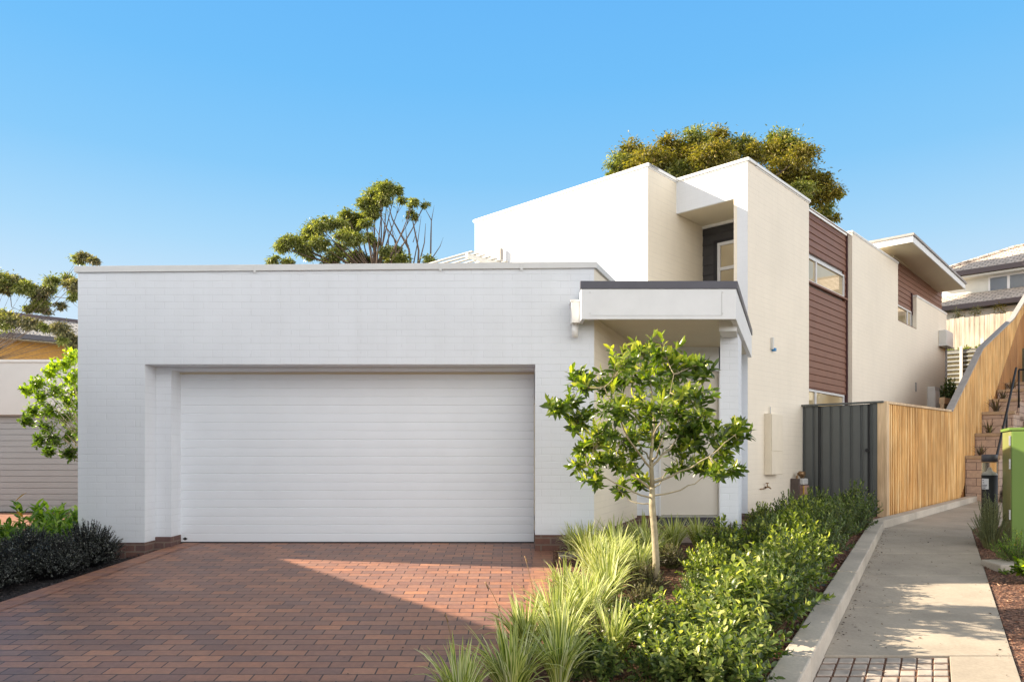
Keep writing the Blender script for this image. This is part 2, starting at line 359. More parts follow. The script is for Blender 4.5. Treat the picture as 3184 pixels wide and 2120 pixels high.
def np_object(name, packs, mat, parent=None, smooth=True):
    co = []; loops = []; starts = []; uvs = []; vo = 0; lo = 0
    for V, faces, k, UV, n in packs:
        co.append(V)
        base = (np.arange(n)*k)[:, None]+vo
        idx = np.concatenate([np.array(f) for f in faces]); lens = np.array([len(f) for f in faces])
        ll = (base+idx[None, :]).reshape(-1); loops.append(ll)
        st = np.concatenate([[0], np.cumsum(lens)[:-1]]); tot = lens.sum()
        starts.append((np.arange(n)[:, None]*tot+st[None, :]+lo).reshape(-1))
        uvs.append(UV[ll-vo]); vo += len(V); lo += n*tot
    co = np.concatenate(co); loops = np.concatenate(loops); starts = np.concatenate(starts); uvs = np.concatenate(uvs)
    me = bpy.data.meshes.new(name)
    me.vertices.add(len(co)); me.vertices.foreach_set('co', co.ravel())
    me.loops.add(len(loops)); me.loops.foreach_set('vertex_index', loops.astype(np.int32))
    me.polygons.add(len(starts)); me.polygons.foreach_set('loop_start', starts.astype(np.int32))
    uvl = me.uv_layers.new(name='UVMap'); uvl.data.foreach_set('uv', uvs.ravel())
    me.update(calc_edges=True); me.validate()
    if smooth: me.polygons.foreach_set('use_smooth', [True]*len(me.polygons))
    return link(name, me, mat, parent)
def rdir(n): return unit(rng.normal(size=(n, 3)))

# ------------------------------------------------------------------ camera
FD, XC, YH = 1630., 1177.5, 1045.       # focal length, centre and horizon in a 2355 px wide frame
cam = bpy.data.cameras.new('camera'); co = bpy.data.objects.new('camera', cam); COL.objects.link(co); sc.camera = co
cam.lens = FD/2355*36; cam.sensor_width = 36; cam.shift_y = (YH-784)/2355; cam.clip_end = 2000; cam.clip_start = .05
co.location = (0, 0, 0); co.rotation_euler = (math.radians(90), 0, 0)
def at(px, py, Y): return Vector(((px-XC)/FD*Y, Y, (YH-py)/FD*Y))

# ------------------------------------------------------------------ light
LT = Vector((1.777, -.272, -1.)).normalized()
sun = bpy.data.lights.new('sun', 'SUN'); so = bpy.data.objects.new('sun', sun); COL.objects.link(so)
sun.energy = 13.; sun.angle = math.radians(.55); sun.color = (1., .85, .65)
so.rotation_euler = LT.to_track_quat('-Z', 'Y').to_euler(); so.location = (-20, 5, 20)
w = bpy.data.worlds.new('World'); sc.world = w; w.use_nodes = True; nt = w.node_tree
sky = nt.nodes.new('ShaderNodeTexSky'); sky.sky_type = 'NISHITA'; sky.sun_disc = False
sky.sun_elevation = math.asin(-LT.z); sky.sun_rotation = math.atan2(-LT.x, -LT.y)
sky.altitude = 50; sky.air_density = 1.0; sky.dust_density = .4; sky.ozone_density = 1.6
tc = nt.nodes.new('ShaderNodeTexCoord'); sp_ = nt.nodes.new('ShaderNodeSeparateXYZ'); nt.links.new(tc.outputs['Generated'], sp_.inputs[0])
def mrange(src, a, b_):
    m = nt.nodes.new('ShaderNodeMapRange'); m.interpolation_type = 'SMOOTHSTEP'; m.inputs[1].default_value = a; m.inputs[2].default_value = b_
    nt.links.new(src, m.inputs[0]); return m.outputs[0]
clear = ramp(nt, sp_.outputs['Z'], [(0, (.80, .88, .96)), (.2, (.60, .80, .97)), (.27, (.42, .72, .98)), (.36, (.25, .61, .98)), (.46, (.17, .54, .98)), (.56, (.14, .49, .97))])
sc1 = nt.nodes.new('ShaderNodeVectorMath'); sc1.operation = 'SCALE'; sc1.inputs['Scale'].default_value = 1/.15; nt.links.new(clear, sc1.inputs[0])
front = mixc(nt, .95, sky.outputs[0], sc1.outputs[0])
# added fill in the sky behind the viewer and overhead, lifting shaded walls
mx_ = nt.nodes.new('ShaderNodeMath'); mx_.operation = 'MAXIMUM'
nt.links.new(mrange(sp_.outputs['Z'], .58, .85), mx_.inputs[0]); nt.links.new(mrange(sp_.outputs['Y'], .40, -.15), mx_.inputs[1])
up_ = mrange(sp_.outputs['Z'], .35, .8)
lo_, hi_ = 2.3/.15, .3/.15
fillc = mixc(nt, up_, (1.0*lo_, .985*lo_, .985*lo_), (.86*hi_, .95*hi_, 1.1*hi_))
gx = nt.nodes.new('ShaderNodeMath'); gx.operation = 'MULTIPLY_ADD'; gx.inputs[1].default_value = .26; gx.inputs[2].default_value = .98
nt.links.new(sp_.outputs['X'], gx.inputs[0])
hs_ = nt.nodes.new('ShaderNodeVectorMath'); hs_.operation = 'SCALE'; nt.links.new(fillc, hs_.inputs[0]); nt.links.new(gx.outputs[0], hs_.inputs['Scale'])
fin = mixc(nt, mx_.outputs[0], front, hs_.outputs[0])
nt.links.new(fin, nt.nodes['Background'].inputs[0]); nt.nodes['Background'].inputs[1].default_value = .15
sc.view_settings.view_transform = 'Standard'; sc.view_settings.look = 'None'; sc.view_settings.exposure = 0
sc.cycles.max_bounces = 8; sc.cycles.diffuse_bounces = 5; sc.cycles.transparent_max_bounces = 4; sc.cycles.use_denoising = True

# ------------------------------------------------------------------ terrain
def drive_z(y): return -(1.86-.075*y)
def path_z(y): return -(1.756-.045*y)
s2 = (.6845, .729); n2 = (-.729, .6845); o2 = (.729, -.6845); b2 = (-.6845, -.729)
def terr(x, y):
    yy = min(max(y, 2.), 9.3)
    return drive_z(yy)-.4+.25*max(0, min(y, 60)-17)+(.02*max(0, y-60))
g = MB(); xs = [-400, -150, -60, -30, -20, -12, -8, -4, 0, 4, 8, 12, 16, 20, 30, 60, 150, 400]; ys = [-400, -100, -30, -8, 0, 2, 4, 6, 8, 9.3, 12, 17, 20, 24, 30, 45, 60, 120, 400]
vs = [(x, y, terr(x, y)) for y in ys for x in xs]; nx = len(xs)
g.add(vs, [(j*nx+i, j*nx+i+1, (j+1)*nx+i+1, (j+1)*nx+i) for j in range(len(ys)-1) for i in range(nx-1)], True)
struct(g.build('ground', 'earth'))

# driveway with border strips
def poly_sheet(name, mat, rows, parent=None):
    g = MB(); k = len(rows[0]); g.add([p for r in rows for p in r], [(j*k+i, j*k+i+1, (j+1)*k+i+1, (j+1)*k+i) for j in range(len(rows)-1) for i in range(k-1)])
    return g.build(name, mat, parent)
EDGE = [(9.4, .55), (8.9, .52), (6.56, .36), (5.6, .12), (4.6, -.2), (3.6, -.8), (2, -1.9)]
LEFT = [(9.4, -4.3), (8.9, -4.42), (8.25, -4.5), (6.54, -4.74), (5, -4.95), (2, -5.3)]
def interp(tab, y):
    for (a, xa), (b, xb) in zip(tab, tab[1:]):
        if a >= y >= b: return xa+(xb-xa)*(a-y)/(a-b)
    return tab[0][1] if y > tab[0][0] else tab[-1][1]
yrows = [9.4, 8.9, 8.25, 7.4, 6.54, 5.6, 5, 4.6, 3.6, 2]
struct(poly_sheet('driveway', 'paver', [[(interp(LEFT, y), y, drive_z(y)), (interp(EDGE, y), y, drive_z(y))] for y in yrows]))
g = MB()
for tab, sg in ((LEFT, 1), (EDGE, -1)):
    for ya, yb in zip(yrows, yrows[1:]):
        a, b = interp(tab, ya), interp(tab, yb)
        q = [(a, ya, drive_z(ya)+.004), (a+sg*.234, ya, drive_z(ya)+.004), (b+sg*.234, yb, drive_z(yb)+.004), (b, yb, drive_z(yb)+.004)]
        g.quad(*q)
struct(g.build('driveway_border', 'soldier'))
g = MB(); g.box(-40, 40, -9, 1.98, -1.9, -1.735); struct(g.build('road', plain('asphalt', (.06, .06, .06), .9, .2, 30.)))

# path, kerbs, setts
PL = [(.96, 3., path_z(3)), (2.03, 4.8, path_z(4.8)), (6.2, 11.8, path_z(11.8))]
PL.append((6.2+s2[0]*7.6, 11.8+s2[1]*7.6, -1.13))
PRt = [(2.38, 3., path_z(3)), (3.45, 4.8, path_z(4.8)), (7.64, 11.8, path_z(11.8))]
PRt.append((PL[3][0]+o2[0]*1.5, PL[3][1]+o2[1]*1.5, -1.13))
def lerp3(a, b, t): return tuple(a[i]+(b[i]-a[i])*t for i in range(3))
def on(Pts, y):
    for a, b in zip(Pts, Pts[1:]):
        if a[1] <= y <= b[1]: return lerp3(a, b, (y-a[1])/(b[1]-a[1]))
    return Pts[0] if y < Pts[0][1] else Pts[-1]
g = MB()
yb = [5.35, 6.75, 8.15, 9.55, 10.95]
def slab(ya, yb2, gap=.006):
    a, b, c, d = on(PL, ya+gap), on(PRt, ya+gap), on(PRt, yb2-gap), on(PL, yb2-gap)
    g.hexa([(p[0], p[1], p[2]-.12) for p in (a, b, c, d)]+[a, b, c, d])
for ya, yc in zip(yb, yb[1:]+[11.8]): slab(ya, yc)
def slab2(t0, t1):
    a, b, c, d = lerp3(PL[2], PL[3], t0), lerp3(PRt[2], PRt[3], t0), lerp3(PRt[2], PRt[3], t1), lerp3(PL[2], PL[3], t1)
    g.hexa([(p[0], p[1], p[2]-.12) for p in (a, b, c, d)]+[a, b, c, d])
for k in range(5): slab2(k/5+.002, (k+1)/5-.001)
struct(g.build('path', 'concrete', None, .004))
g = MB(); a, b, c, d = on(PL, 5.34), lerp3(on(PL, 5.34), on(PRt, 5.34), .66), lerp3(on(PL, 3.), on(PRt, 3.), .66), on(PL, 3.)
g.quad(*[(p[0], p[1], p[2]-.014) for p in (a, b, c, d)]); struct(g.build('sett_bedding', plain('rust brown joint sand', (.17, .085, .05), .9, .3, 20.)))
g = MB(); y = 5.33
while y > 3.05:
    for k in range(8):
        t0, t1 = .66*k/8+.005, .66*(k+1)/8-.005; j_ = R.uniform(-.003, .003); dz = -.003+j_
        P = [lerp3(on(PL, y-.115), on(PRt, y-.115), t0), lerp3(on(PL, y-.115), on(PRt, y-.115), t1), lerp3(on(PL, y-.018), on(PRt, y-.018), t1), lerp3(on(PL, y-.018), on(PRt, y-.018), t0)]
        g.hexa([(p[0]+j_, p[1], p[2]-.05) for p in P]+[(p[0]+j_, p[1], p[2]+dz) for p in P])
    y -= .132
struct(g.build('sett_crossing', 'cobble', None, .006))
g = MB(); a, b, c, d = lerp3(on(PL, 5.34), on(PRt, 5.34), .665), on(PRt, 5.34), on(PRt, 3.), lerp3(on(PL, 3.), on(PRt, 3.), .665)
g.hexa([(p[0], p[1], p[2]-.12) for p in (d, c, b, a)]+[d, c, b, a]); struct(g.build('path_edge', 'concrete', None, .004))
KT = [.175, .17, .13, .12]     # kerb height at each path point
K = []
for i, p in enumerate(PL):
    if i < 2: q = (-.859, .512)
    elif i == 2: q = (-.83, .6)
    else: q = (-.729, .6845)
    K.append((p[0]+q[0]*.19, p[1]+q[1]*.19))
g = MB()
segs = []
for i in range(3):
    L0 = math.dist(PL[i][:2], PL[i+1][:2]); m = max(1, round(L0/1.8))
    for j in range(m): segs.append((i, j/m, (j+1)/m))
for i, t0, t1 in segs:
    P4 = []
    for t in (t0+.0015, t1-.0015):
        inn = lerp3(PL[i], PL[i+1], t); ou = (K[i][0]+(K[i+1][0]-K[i][0])*t, K[i][1]+(K[i+1][1]-K[i][1])*t); h = KT[i]+(KT[i+1]-KT[i])*t
        P4.append((inn, ou, h))
    (i0, u0, h0), (i1, u1, h1) = P4
    g.hexa([(i0[0], i0[1], i0[2]-.15), (i1[0], i1[1], i1[2]-.15), (u1[0], u1[1], i1[2]-.15), (u0[0], u0[1], i0[2]-.15),
            (i0[0], i0[1], i0[2]+h0), (i1[0], i1[1], i1[2]+h1), (u1[0], u1[1], i1[2]+h1), (u0[0], u0[1], i0[2]+h0)])
struct(g.build('kerb', 'kerbc', None, .012))

# garden beds (sheets with a soft uneven surface)
def kerb_out(y):
    pts = [(K[i][0], K[i][1], PL[i][2]+KT[i]-.05) for i in range(4)]
    return on(pts, y)
def bed_left_x(y):
    if y < 8.8: return interp(EDGE, y)
    return .5+.36*(y-8.8)
def bedz(x, y):
    k = kerb_out(y); xl = bed_left_x(min(y, 12)); t = min(1, max(0, (x-xl)/(k[0]-xl)))
    a = drive_z(min(y, 9.3))+.01
    return a*(1-t)+k[2]*t+.05*math.sin(math.pi*t)+.012*math.sin(9*x+4*y)*(1 if .02 < t < .98 else 0)
rows = []
for j in range(45):
    y = 2.+j*.245; xl = bed_left_x(min(y, 12)); xr = kerb_out(y)[0]
    if y < 3: xr = kerb_out(3)[0]-(3-y)*.6
    rows.append([(xl+(xr-xl)*i/14, y, bedz(xl+(xr-xl)*i/14, max(y, 3))) for i in range(15)])
struct(poly_sheet('garden_bed', 'mulch', rows))
rows = []
for j in range(26):
    y = 2.+j*.4; p = on(PRt, max(y, 3)); xl = p[0]-(max(0, 3-y)*.6)
    rows.append([(xl+.01+i*.5, y, p[2]-.015+(.012*math.sin(7*y+5*i) if i else 0)+.01*i) for i in range(14)])
struct(poly_sheet('garden_bed', 'mulch', rows))
rows = []
for j in range(30):
    y = 2.+j*.27; xr = interp(LEFT, y)-.004
    rows.append([(xr-i*.6, y, drive_z(min(y, 8.6))-.03+(.015*math.sin(8*y+4*i) if i else 0)-(.06 if i else 0)) for i in range(12)])
struct(poly_sheet('garden_bed', 'mulch_dark', rows))
# chips and fallen leaves
def chips(name, mat, pts, size, label, cat, cnt=None):
    P = np.array(pts); n = len(P); a = rng.random(n)*6.283; D = np.stack([np.cos(a), np.sin(a), rng.normal(0, .25, n)], 1)
    o = np_object(name, [leaf_mesh(name, P, D, size*rng.uniform(.5, 1.4, n), size*.42*rng.uniform(.6, 1.3, n), 0, .1, .2)], mat, None, False)
    return tag(o, label, cat, kind='stuff')
pts = []
for _ in range(9000):
    y = 3+R.random()**1.3*9; k = kerb_out(y); x = k[0]-R.random()**1.6*1.3
    if x > bed_left_x(min(y, 12)): pts.append((x, y, bedz(x, y)+.012))
for _ in range(1500):
    y = R.uniform(6, 9); x = interp(EDGE, y)+R.random()*.5; pts.append((x, y, bedz(x, y)+.012))
chips('bark_mulch', 'chip', pts, .035, 'reddish bark chips covering the bed along the kerb', 'mulch')
pts = []
for _ in range(5000):
    y = 3+R.random()*8.5; p = on(PRt, y); x = p[0]+.02+R.random()**1.2*1.6; pts.append((x, y, p[2]+.0+.01*(x-p[0])*2))
chips('bark_mulch', 'chip', pts, .035, 'brown bark chips in the bed right of the path', 'mulch')
pts = []
for _ in range(5000):
    y = R.uniform(4.5, 9); x = interp(LEFT, y)-.02-R.random()*1.7; pts.append((x, y, drive_z(min(y, 8.6))-.07 + (.05 if x > interp(LEFT, y)-.2 else 0)))
chips('bark_mulch', 'chip_dark', pts, .035, 'near black bark chips under the dark shrubs left of the driveway', 'mulch')
pts = []
for _ in range(260):
    y = R.uniform(5.5, 11.8); p, q = on(PL, y), on(PRt, y); t = R.random()**2.6*.7; z = p[2]
    pts.append((p[0]+(q[0]-p[0])*t+.02, y, z+.006))
for _ in range(60):
    y = R.uniform(4., 11); p, q = on(PL, y), on(PRt, y); t = 1-R.random()**2*.12; pts.append((p[0]+(q[0]-p[0])*t, y, p[2]+.006))
for _ in range(60):
    y = R.uniform(4., 8.6); x = R.uniform(-4.4, 0); pts.append((x, y, drive_z(y)+.004))
chips('leaf_litter', 'litter', pts, .028, 'small dry leaves scattered along the concrete path', 'fallen leaves')

# ------------------------------------------------------------------ the townhouse
GY = 8.8
A = (2.346, 12.24); J = (2.996, 12.93); C = (3.99, 12.0)
def mv(p, d, k): return (p[0]+d[0]*k, p[1]+d[1]*k)
FG = frame((0, GY), (1, 0), (0, -1))
FS = frame(C, s2, o2)
FB = frame(C, n2, b2)
FA = frame(A, n2, b2)
H = thing('townhouse', 'white two storey townhouse with double garage and maroon cladding', 'house', (0, 11, -1.2))
TL, TR = 2.29, 2.345
def topz(x): return TL+(TR-TL)*(x+5.39)/6.41
g = MB()
g.fpoly(FG, [(-5.39, -1.09), (-4.56, -1.09), (-4.56, 1.12), (.289, 1.12), (.289, -.995), (1.02, -.995), (1.02, TR), (-5.39, TL)], -.27, 0)
g.box(-4.56, -4.36, 9.071, 9.5, -1.05, 1.08)
g.box(-5.1, .7, 9.071, 9.5, 1.08, 1.6)
g.box(-5.389, -5.1, 9.071, 15.5, -1.09, 2.3)
g.build('garage_wall', 'brick_white', H)
RW1 = (1.976, 11.2)
g = MB()
rw = [(1.0, 9.071), (1.02, 8.801), RW1, (1.72, 11.32), (.85, 9.071)]
rw = [(1.019, 8.803), RW1, (1.72, 11.3), (.79, 9.0), (.79, 8.803)]
g.prism([(1.021, 8.802), RW1, (1.75, 11.3), (.90, 9.072)], -.99, 1.62)
far = mv((1.021, 8.802), (.3983*.929, .929), 3.5)
g.prism([(1.021, 8.802), far, (far[0]-.25, far[1]+.05), (.86, 9.072)], 1.62, [TR, TR, TR, TR])
g.build('garage_side_wall', 'brick_bounce', H)
# plinth bricks
for g in (MB().box(-5.393, -4.557, GY-.003, 9.065, -1.7, -1.092).box(-4.557, -4.357, 9.05, 9.5, -1.7, -1.052),
          MB().box(.286, 1.018, GY-.003, 9.06, -1.6, -.997).prism([(1.019, 8.797), (1.979, 11.197), (1.75, 11.3), (.8, 9.03)], -1.6, -.992).prism([(1.97, 11.197), (2.3, 11.197), (2.3, 11.4), (1.97, 11.4)], -1.6, -.96),
          MB().fbox(FS, 0, 5.28, -1.7, -.997, -.2, .003).fbox(FS, 5.26, 14.1, -1.7, -.9, -.15, .0025).fbox(FB, 0.003, 2.3, -1.7, -.999, -.2, .003)):
    g.build('plinth', 'plinth', H)
# coping
g = MB()
def cop(p, q, z0, z1, h=.075, ov=.03, wd=.33):
    d = Vector((q[0]-p[0], q[1]-p[1])).normalized(); o = Vector((d.y, -d.x))
    a, b = Vector(p)-d*ov, Vector(q)+d*ov
    P = [a+o*ov, b+o*ov, b-o*wd, a-o*wd]; zz = [z0, z1, z1, z0]
    g.hexa([(P[i].x, P[i].y, zz[i]) for i in range(4)]+[(P[i].x, P[i].y, zz[i]+h) for i in range(4)])
cop((-5.39, GY), (1.02, GY), TL-.035, TR-.035)
cop((1.03, 8.82), far, TR-.034, TR-.034, .073)
cop((-5.39, 15.5), (-5.39, 9.15), TL-.034, TL-.034, .073)
for x in (-3.2, -.9, .1): g.box(x, x+.03, GY-.034, GY-.03, topz(x)-.06, topz(x)+.03)
g.build('parapet_coping', 'coping', H, .004)
g = MB(); g.prism([(-5.1, 9.5), (1.1, 9.5), (2.2, 12.2), (-.9, 15.2), (-5.1, 15.2)], 1.75, 1.85); g.build('garage_roof', 'grey_box', H)
# garage door
GD = MB(); z = -1.148; hgt = .1123
while z < 1.06:
    z1 = min(z+hgt, 1.08)
    GD.fpoly(lambda a, zz, d: (a, 9.33-d, zz), [(0, z+.001), (0, z1-.001)], 0, 0) if False else None
    x0, x1 = -4.36, .289
    # each slat: shallow convex face with a real groove below it
    pr = [(-.03, z), (-.006, z), (0, z+.006), (.0015, (z+z1)/2), (0, z1-.007), (-.006, z1-.002), (-.006, z1), (-.03, z1)]
    vs = [(x0, 9.33-d, zz) for d, zz in pr]+[(x1, 9.33-d, zz) for d, zz in pr]; n = len(pr)
    GD.add(vs, [(i, i+1, n+i+1, n+i) for i in range(n-1)]+[tuple(range(n)), tuple(range(2*n-1, n-1, -1))])
    z = z1
gdo = GD.build('garage_door', 'door_white', H)
g = MB(); zc = -1.105; xc = -4.30
g.add([(xc-.035, 9.322, zc), (xc, 9.322, zc-.02), (xc+.035, 9.322, zc), (xc, 9.322, zc+.02)], [(0, 1, 2, 3)]); g.build('badge', 'black', gdo)
g = MB(); g.box(-4.36, .289, 9.32, 9.36, -1.163, -1.149); g.build('bottom_seal', 'black', gdo)
g = MB(); g.box(-4.36, .289, 9.3, 9.34, 1.055, 1.082); g.build('door_head_trim', 'soffit', H)
# entry: canopy
def cprism(z0, z1, inset=0.):
    i = inset
    return [(.827+i, 8.45+i), (2.672-i, 8.45+i), (3.98-i, 11.77), (3.99-i*.5, 12.02), (2.5, 13.2), (1.9, 11.3), (1.02, 8.9), (.827+i, 8.79)], z0, z1
cn = MB().prism(*cprism(1.70, 1.97, .05)).build('canopy', 'soffit', H)
g = MB()
g.box(.827, 2.672, 8.45, 8.50, 1.612, 1.973)
g.prism([(2.622, 8.501), (2.672, 8.45+.001), (3.98, 11.77), (3.93, 11.79)], 1.612, 1.973)
g.box(.827, .877, 8.501, 8.795, 1.612, 1.973)
g.build('fascia', 'fascia', cn, .004)
g = MB()
g.box(.93, 2.5, 8.445, 8.449, 1.655, 1.659); g.box(2.5, 2.504, 8.445, 8.449, 1.655, 1.94)
for x in (.93, 2.51):
    for zz in (1.68, 1.93): g.box(x-.006, x+.006, 8.444, 8.449, zz-.006, zz+.006)
g.build('cover_strip', 'grey_box', cn)
g = MB()
g.prism([(.815, 8.437), (2.686, 8.437), (3.99, 11.76), (3.93, 11.8), (2.62, 8.5), (.815, 8.5)], 1.975, 2.065)
g.prism([(.87, 8.5), (2.63, 8.5), (3.93, 11.8), (3.7, 12.2), (1.9, 11.3), (1.05, 8.9), (.87, 8.79)], 1.975, 2.0)
g.build('flashing', 'charcoal', cn, .003)
g = MB(); g.prism([(2.6, 8.9), (2.82, 8.9), (2.98, 9.38), (2.78, 9.38)], 1.55, 1.70); g.build('beam', 'fascia', cn)
g = MB(); cx1 = 3.0; g.prism([(cx1-.24, 9.4), (cx1, 9.4), (cx1+.394*.62, 10.02), (cx1-.24+.394*.62, 10.02)], -1.2, 1.70); g.build('column', 'brick_white', H)
# rainwater head and spout on the garage wall beside the canopy
g = MB(); g.box(.722, .826, 8.6, 8.799, 1.60, 1.855); g.box(.712, .83, 8.59, 8.799, 1.855, 1.875)
rh = g.build('rainwater_head', 'white_metal', H, .004)
g = MB(); g.tube([(.775, 8.72, 1.6), (.775, 8.72, 1.44)], .042, 14); g.build('downpipe', 'white_metal', rh)
# entry back wall, door, porch
g = MB(); g.box(1.95, 2.32, 11.2, 11.4, -.96, 1.72); g.box(2.32, 3.27, 11.2, 11.4, 1.36, 1.72); g.box(3.3, 3.45, 11.2, 11.4, -1.2, 1.72); g.prism([(3.3, 11.4), (3.45, 11.4), (3.9, 12.2), (3.6, 12.4)], -1.2, 1.72)
g.build('entry_wall', 'brick_white', H)
g = MB(); g.box(2.35, 3.27, 11.25, 11.3, -.962, 1.315); d = g.build('front_door', 'door_beige', H, .004)
g = MB(); g.box(2.32, 2.35, 11.19, 11.3, -.962, 1.35); g.box(3.27, 3.3, 11.19, 11.3, -.962, 1.35); g.box(2.35, 3.27, 11.19, 11.3, 1.32, 1.355); g.build('door_frame', 'fascia', d)
g = MB(); g.tube([(3.17, 11.25, -.02), (3.17, 11.2, -.02)], .025, 12); g.tube([(3.17, 11.2, -.02), (3.06, 11.2, -.02)], .012, 8); g.build('handle', 'galv', d)
g = MB(); g.box(2.3, 3.3, 11.14, 11.3, -1.13, -.985); g.build('door_step', 'charcoal', H, .003)
g = MB(); g.box(2.3, 3.3, 11.12, 11.24, -.984, -.966); g.build('threshold', 'galv', d)
g = MB(); g.prism([(1.0, 9.1), (2.9, 9.1), (3.95, 11.75), (3.9, 12.1), (1.95, 11.3)], -1.4, -1.13); g.build('porch_slab', plain('porch tile', (.2, .15, .13), .6, .15, 8.), H)

# upper volumes
g = MB()
g.prism([A, J, mv(J, s2, 6), mv(mv(A, n2, 4.31), s2, 6), mv(A, n2, 4.31)], 1.2, 4.97)
g.prism([C, mv(C, s2, .99), mv(mv(C, n2, .19), s2, .99), mv(C, n2, .19)], 4.388, 4.97)     # corner blade, upper piece
g.fbox(FB, .19, 1.362, 4.388, 4.97, -.99, 0)
g.fbox(FB, 0, .19, 1.2, 4.388, -.99, 0)
g.fbox(FB, .19, 1.9, -1.2, 2.2, -.9, -.02)
g.fbox(FB, 0, .19, -.997, 1.2, -.9, 0)
g.build('upper_front_wall', 'render_white', H)
g = MB(); g.fbox(FB, .2, 1.35, 4.38, 4.387, -.985, -.03); g.build('recess_soffit', 'soffit', H)
# side wall skins: textured, with warm bounced light put into the colour
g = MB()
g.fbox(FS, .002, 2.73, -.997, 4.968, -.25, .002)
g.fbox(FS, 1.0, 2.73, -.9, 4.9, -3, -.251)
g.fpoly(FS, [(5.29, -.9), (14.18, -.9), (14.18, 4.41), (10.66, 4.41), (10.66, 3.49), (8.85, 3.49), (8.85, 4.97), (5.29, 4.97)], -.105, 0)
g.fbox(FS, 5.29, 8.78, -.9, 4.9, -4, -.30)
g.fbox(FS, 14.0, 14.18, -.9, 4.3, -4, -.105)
g.build('side_wall', 'render_bounce', H)
g = MB(); g.fpoly(FA, [(-.001, 1.2), (-.001, 4.965), (-.002, 4.965), (-.002, 1.2)], 0, 0) if False else None
FJ = frame(A, s2, o2)
g.fbox(FJ, .003, 1.95, 1.3, 4.966, -.02, .002); g.build('recess_side_wall', 'brick_bounce', H)
# core behind cladding
g = MB(); g.fbox(FS, 2.73, 5.29, -.9, 4.9, -4, -.165); g.fbox(FS, 8.79, 14.13, -.9, 5.2, -6, -.165); g.fbox(FS, 8.86, 10.6, -.9, 3.4, -.164, -.106); g.build('wall_core', 'render_white', H)
def boards(F, u0, u1, z0, z1, d, pitch=.136, holes=(), n2_=1):
    g = MB(); z = z1
    while z > z0+.01:
        za = max(z-pitch, z0); spans = [(u0, u1)]
        for (h0, h1, k0, k1) in holes:
            if za < k1-.01 and z > k0+.01:
                ns = []
                for a, b in spans:
                    if h0 > a: ns.append((a, min(h0, b)))
                    if h1 < b: ns.append((max(h1, a), b))
                spans = ns
        for a, b in spans:
            if b-a < .01: continue
            pr = [(d-.03, za), (d+.016, za), (d+.02, za+.006), (d+.004, z-.001), (d-.03, z-.001)]
            vs = [F(a, zz, dd) for dd, zz in pr]+[F(b, zz, dd) for dd, zz in pr]; n = 5
            g.add(vs, [(i, (i+1) % n, n+(i+1) % n, n+i) for i in range(n)]+[tuple(range(n)), tuple(range(2*n-1, n-1, -1))])
        z = za
    return g
boards(FS, 2.73, 5.22, 1.33, 4.90, -.125, holes=[(2.7, 5.12, 3.48, 4.0)]).build('weatherboard_cladding', 'maroon', H)
boards(FS, 8.79, 14.13, 3.99, 5.2, -.135).build('weatherboard_cladding', 'maroon', H)
g = MB(); g.fbox(FS, 5.22, 5.285, -.9, 4.94, -.16, -.085); g.build('corner_trim', 'maroon_dark', H)
g = MB(); g.fbox(FS, 10.58, 10.655, 3.9, 4.5, -.16, -.09); g.build('corner_trim', 'maroon_dark', H)
FK = frame(mv(J, s2, 1.0), o2, b2)
boards(FK, 0, 1.17, 2.0, 4.38, .0, .19, holes=[(.31, 1.2, 2.0, 4.0)]).build('weatherboard_cladding', 'dark_clad', H)
def window(F, u0, u1, z0, z1, d, mull=(), trans=(), glass='glass_warm', fr='alu', fw=.045, parent=H, name='window'):
    g = MB(); g.fbox(F, u0, u1, z0, z0+fw, d-.05, d); g.fbox(F, u0, u1, z1-fw, z1, d-.05, d)
    g.fbox(F, u0, u0+fw, z0+fw, z1-fw, d-.05, d); g.fbox(F, u1-fw, u1, z0+fw, z1-fw, d-.05, d)
    for m_ in mull: g.fbox(F, m_-fw*.7, m_+fw*.7, z0+fw, z1-fw, d-.05, d-.002)
    for t_ in trans: g.fbox(F, u0+fw, u1-fw, t_-fw*.5, t_+fw*.5, d-.05, d-.003)
    w_ = g.build(name, fr, parent, .003)
    g = MB(); g.fbox(F, u0+fw*.8, u1-fw*.8, z0+fw*.8, z1-fw*.8, d-.045, d-.03); g.build('pane', glass, w_)
    return w_
window(FS, 2.735, 5.12, 3.48, 4.0, -.11, mull=[3.45])
window(FS, 2.735, 5.12, .2, 1.325, -.11, mull=[3.42])
window(FS, 8.86, 10.56, 3.49, 3.985, -.105, mull=[10.2])
window(FK, .31, 1.165, 2.0, 4.0, .03, trans=[3.5], fw=.06)
g = MB(); g.fbox(FK, .24, .309, 2., 4.05, -.02, .04); g.fbox(FK, .24, 1.165, 4.001, 4.05, -.02, .04); g.build('window_surround', 'black', H)
g = MB(); g.fbox(FK, 0, 1.17, 4.33, 4.378, .0, .05); g.build('soffit_bead', 'white_metal', H)
g = MB(); g.fbox(FS, 2.735, 5.2, 3.44, 3.478, -.15, -.06); g.build('window_sill', 'maroon', H)
g = MB(); g.fbox(FS, 8.86, 10.6, 3.4915, 3.50, -.1, .01); g.build('window_sill', 'maroon', H)
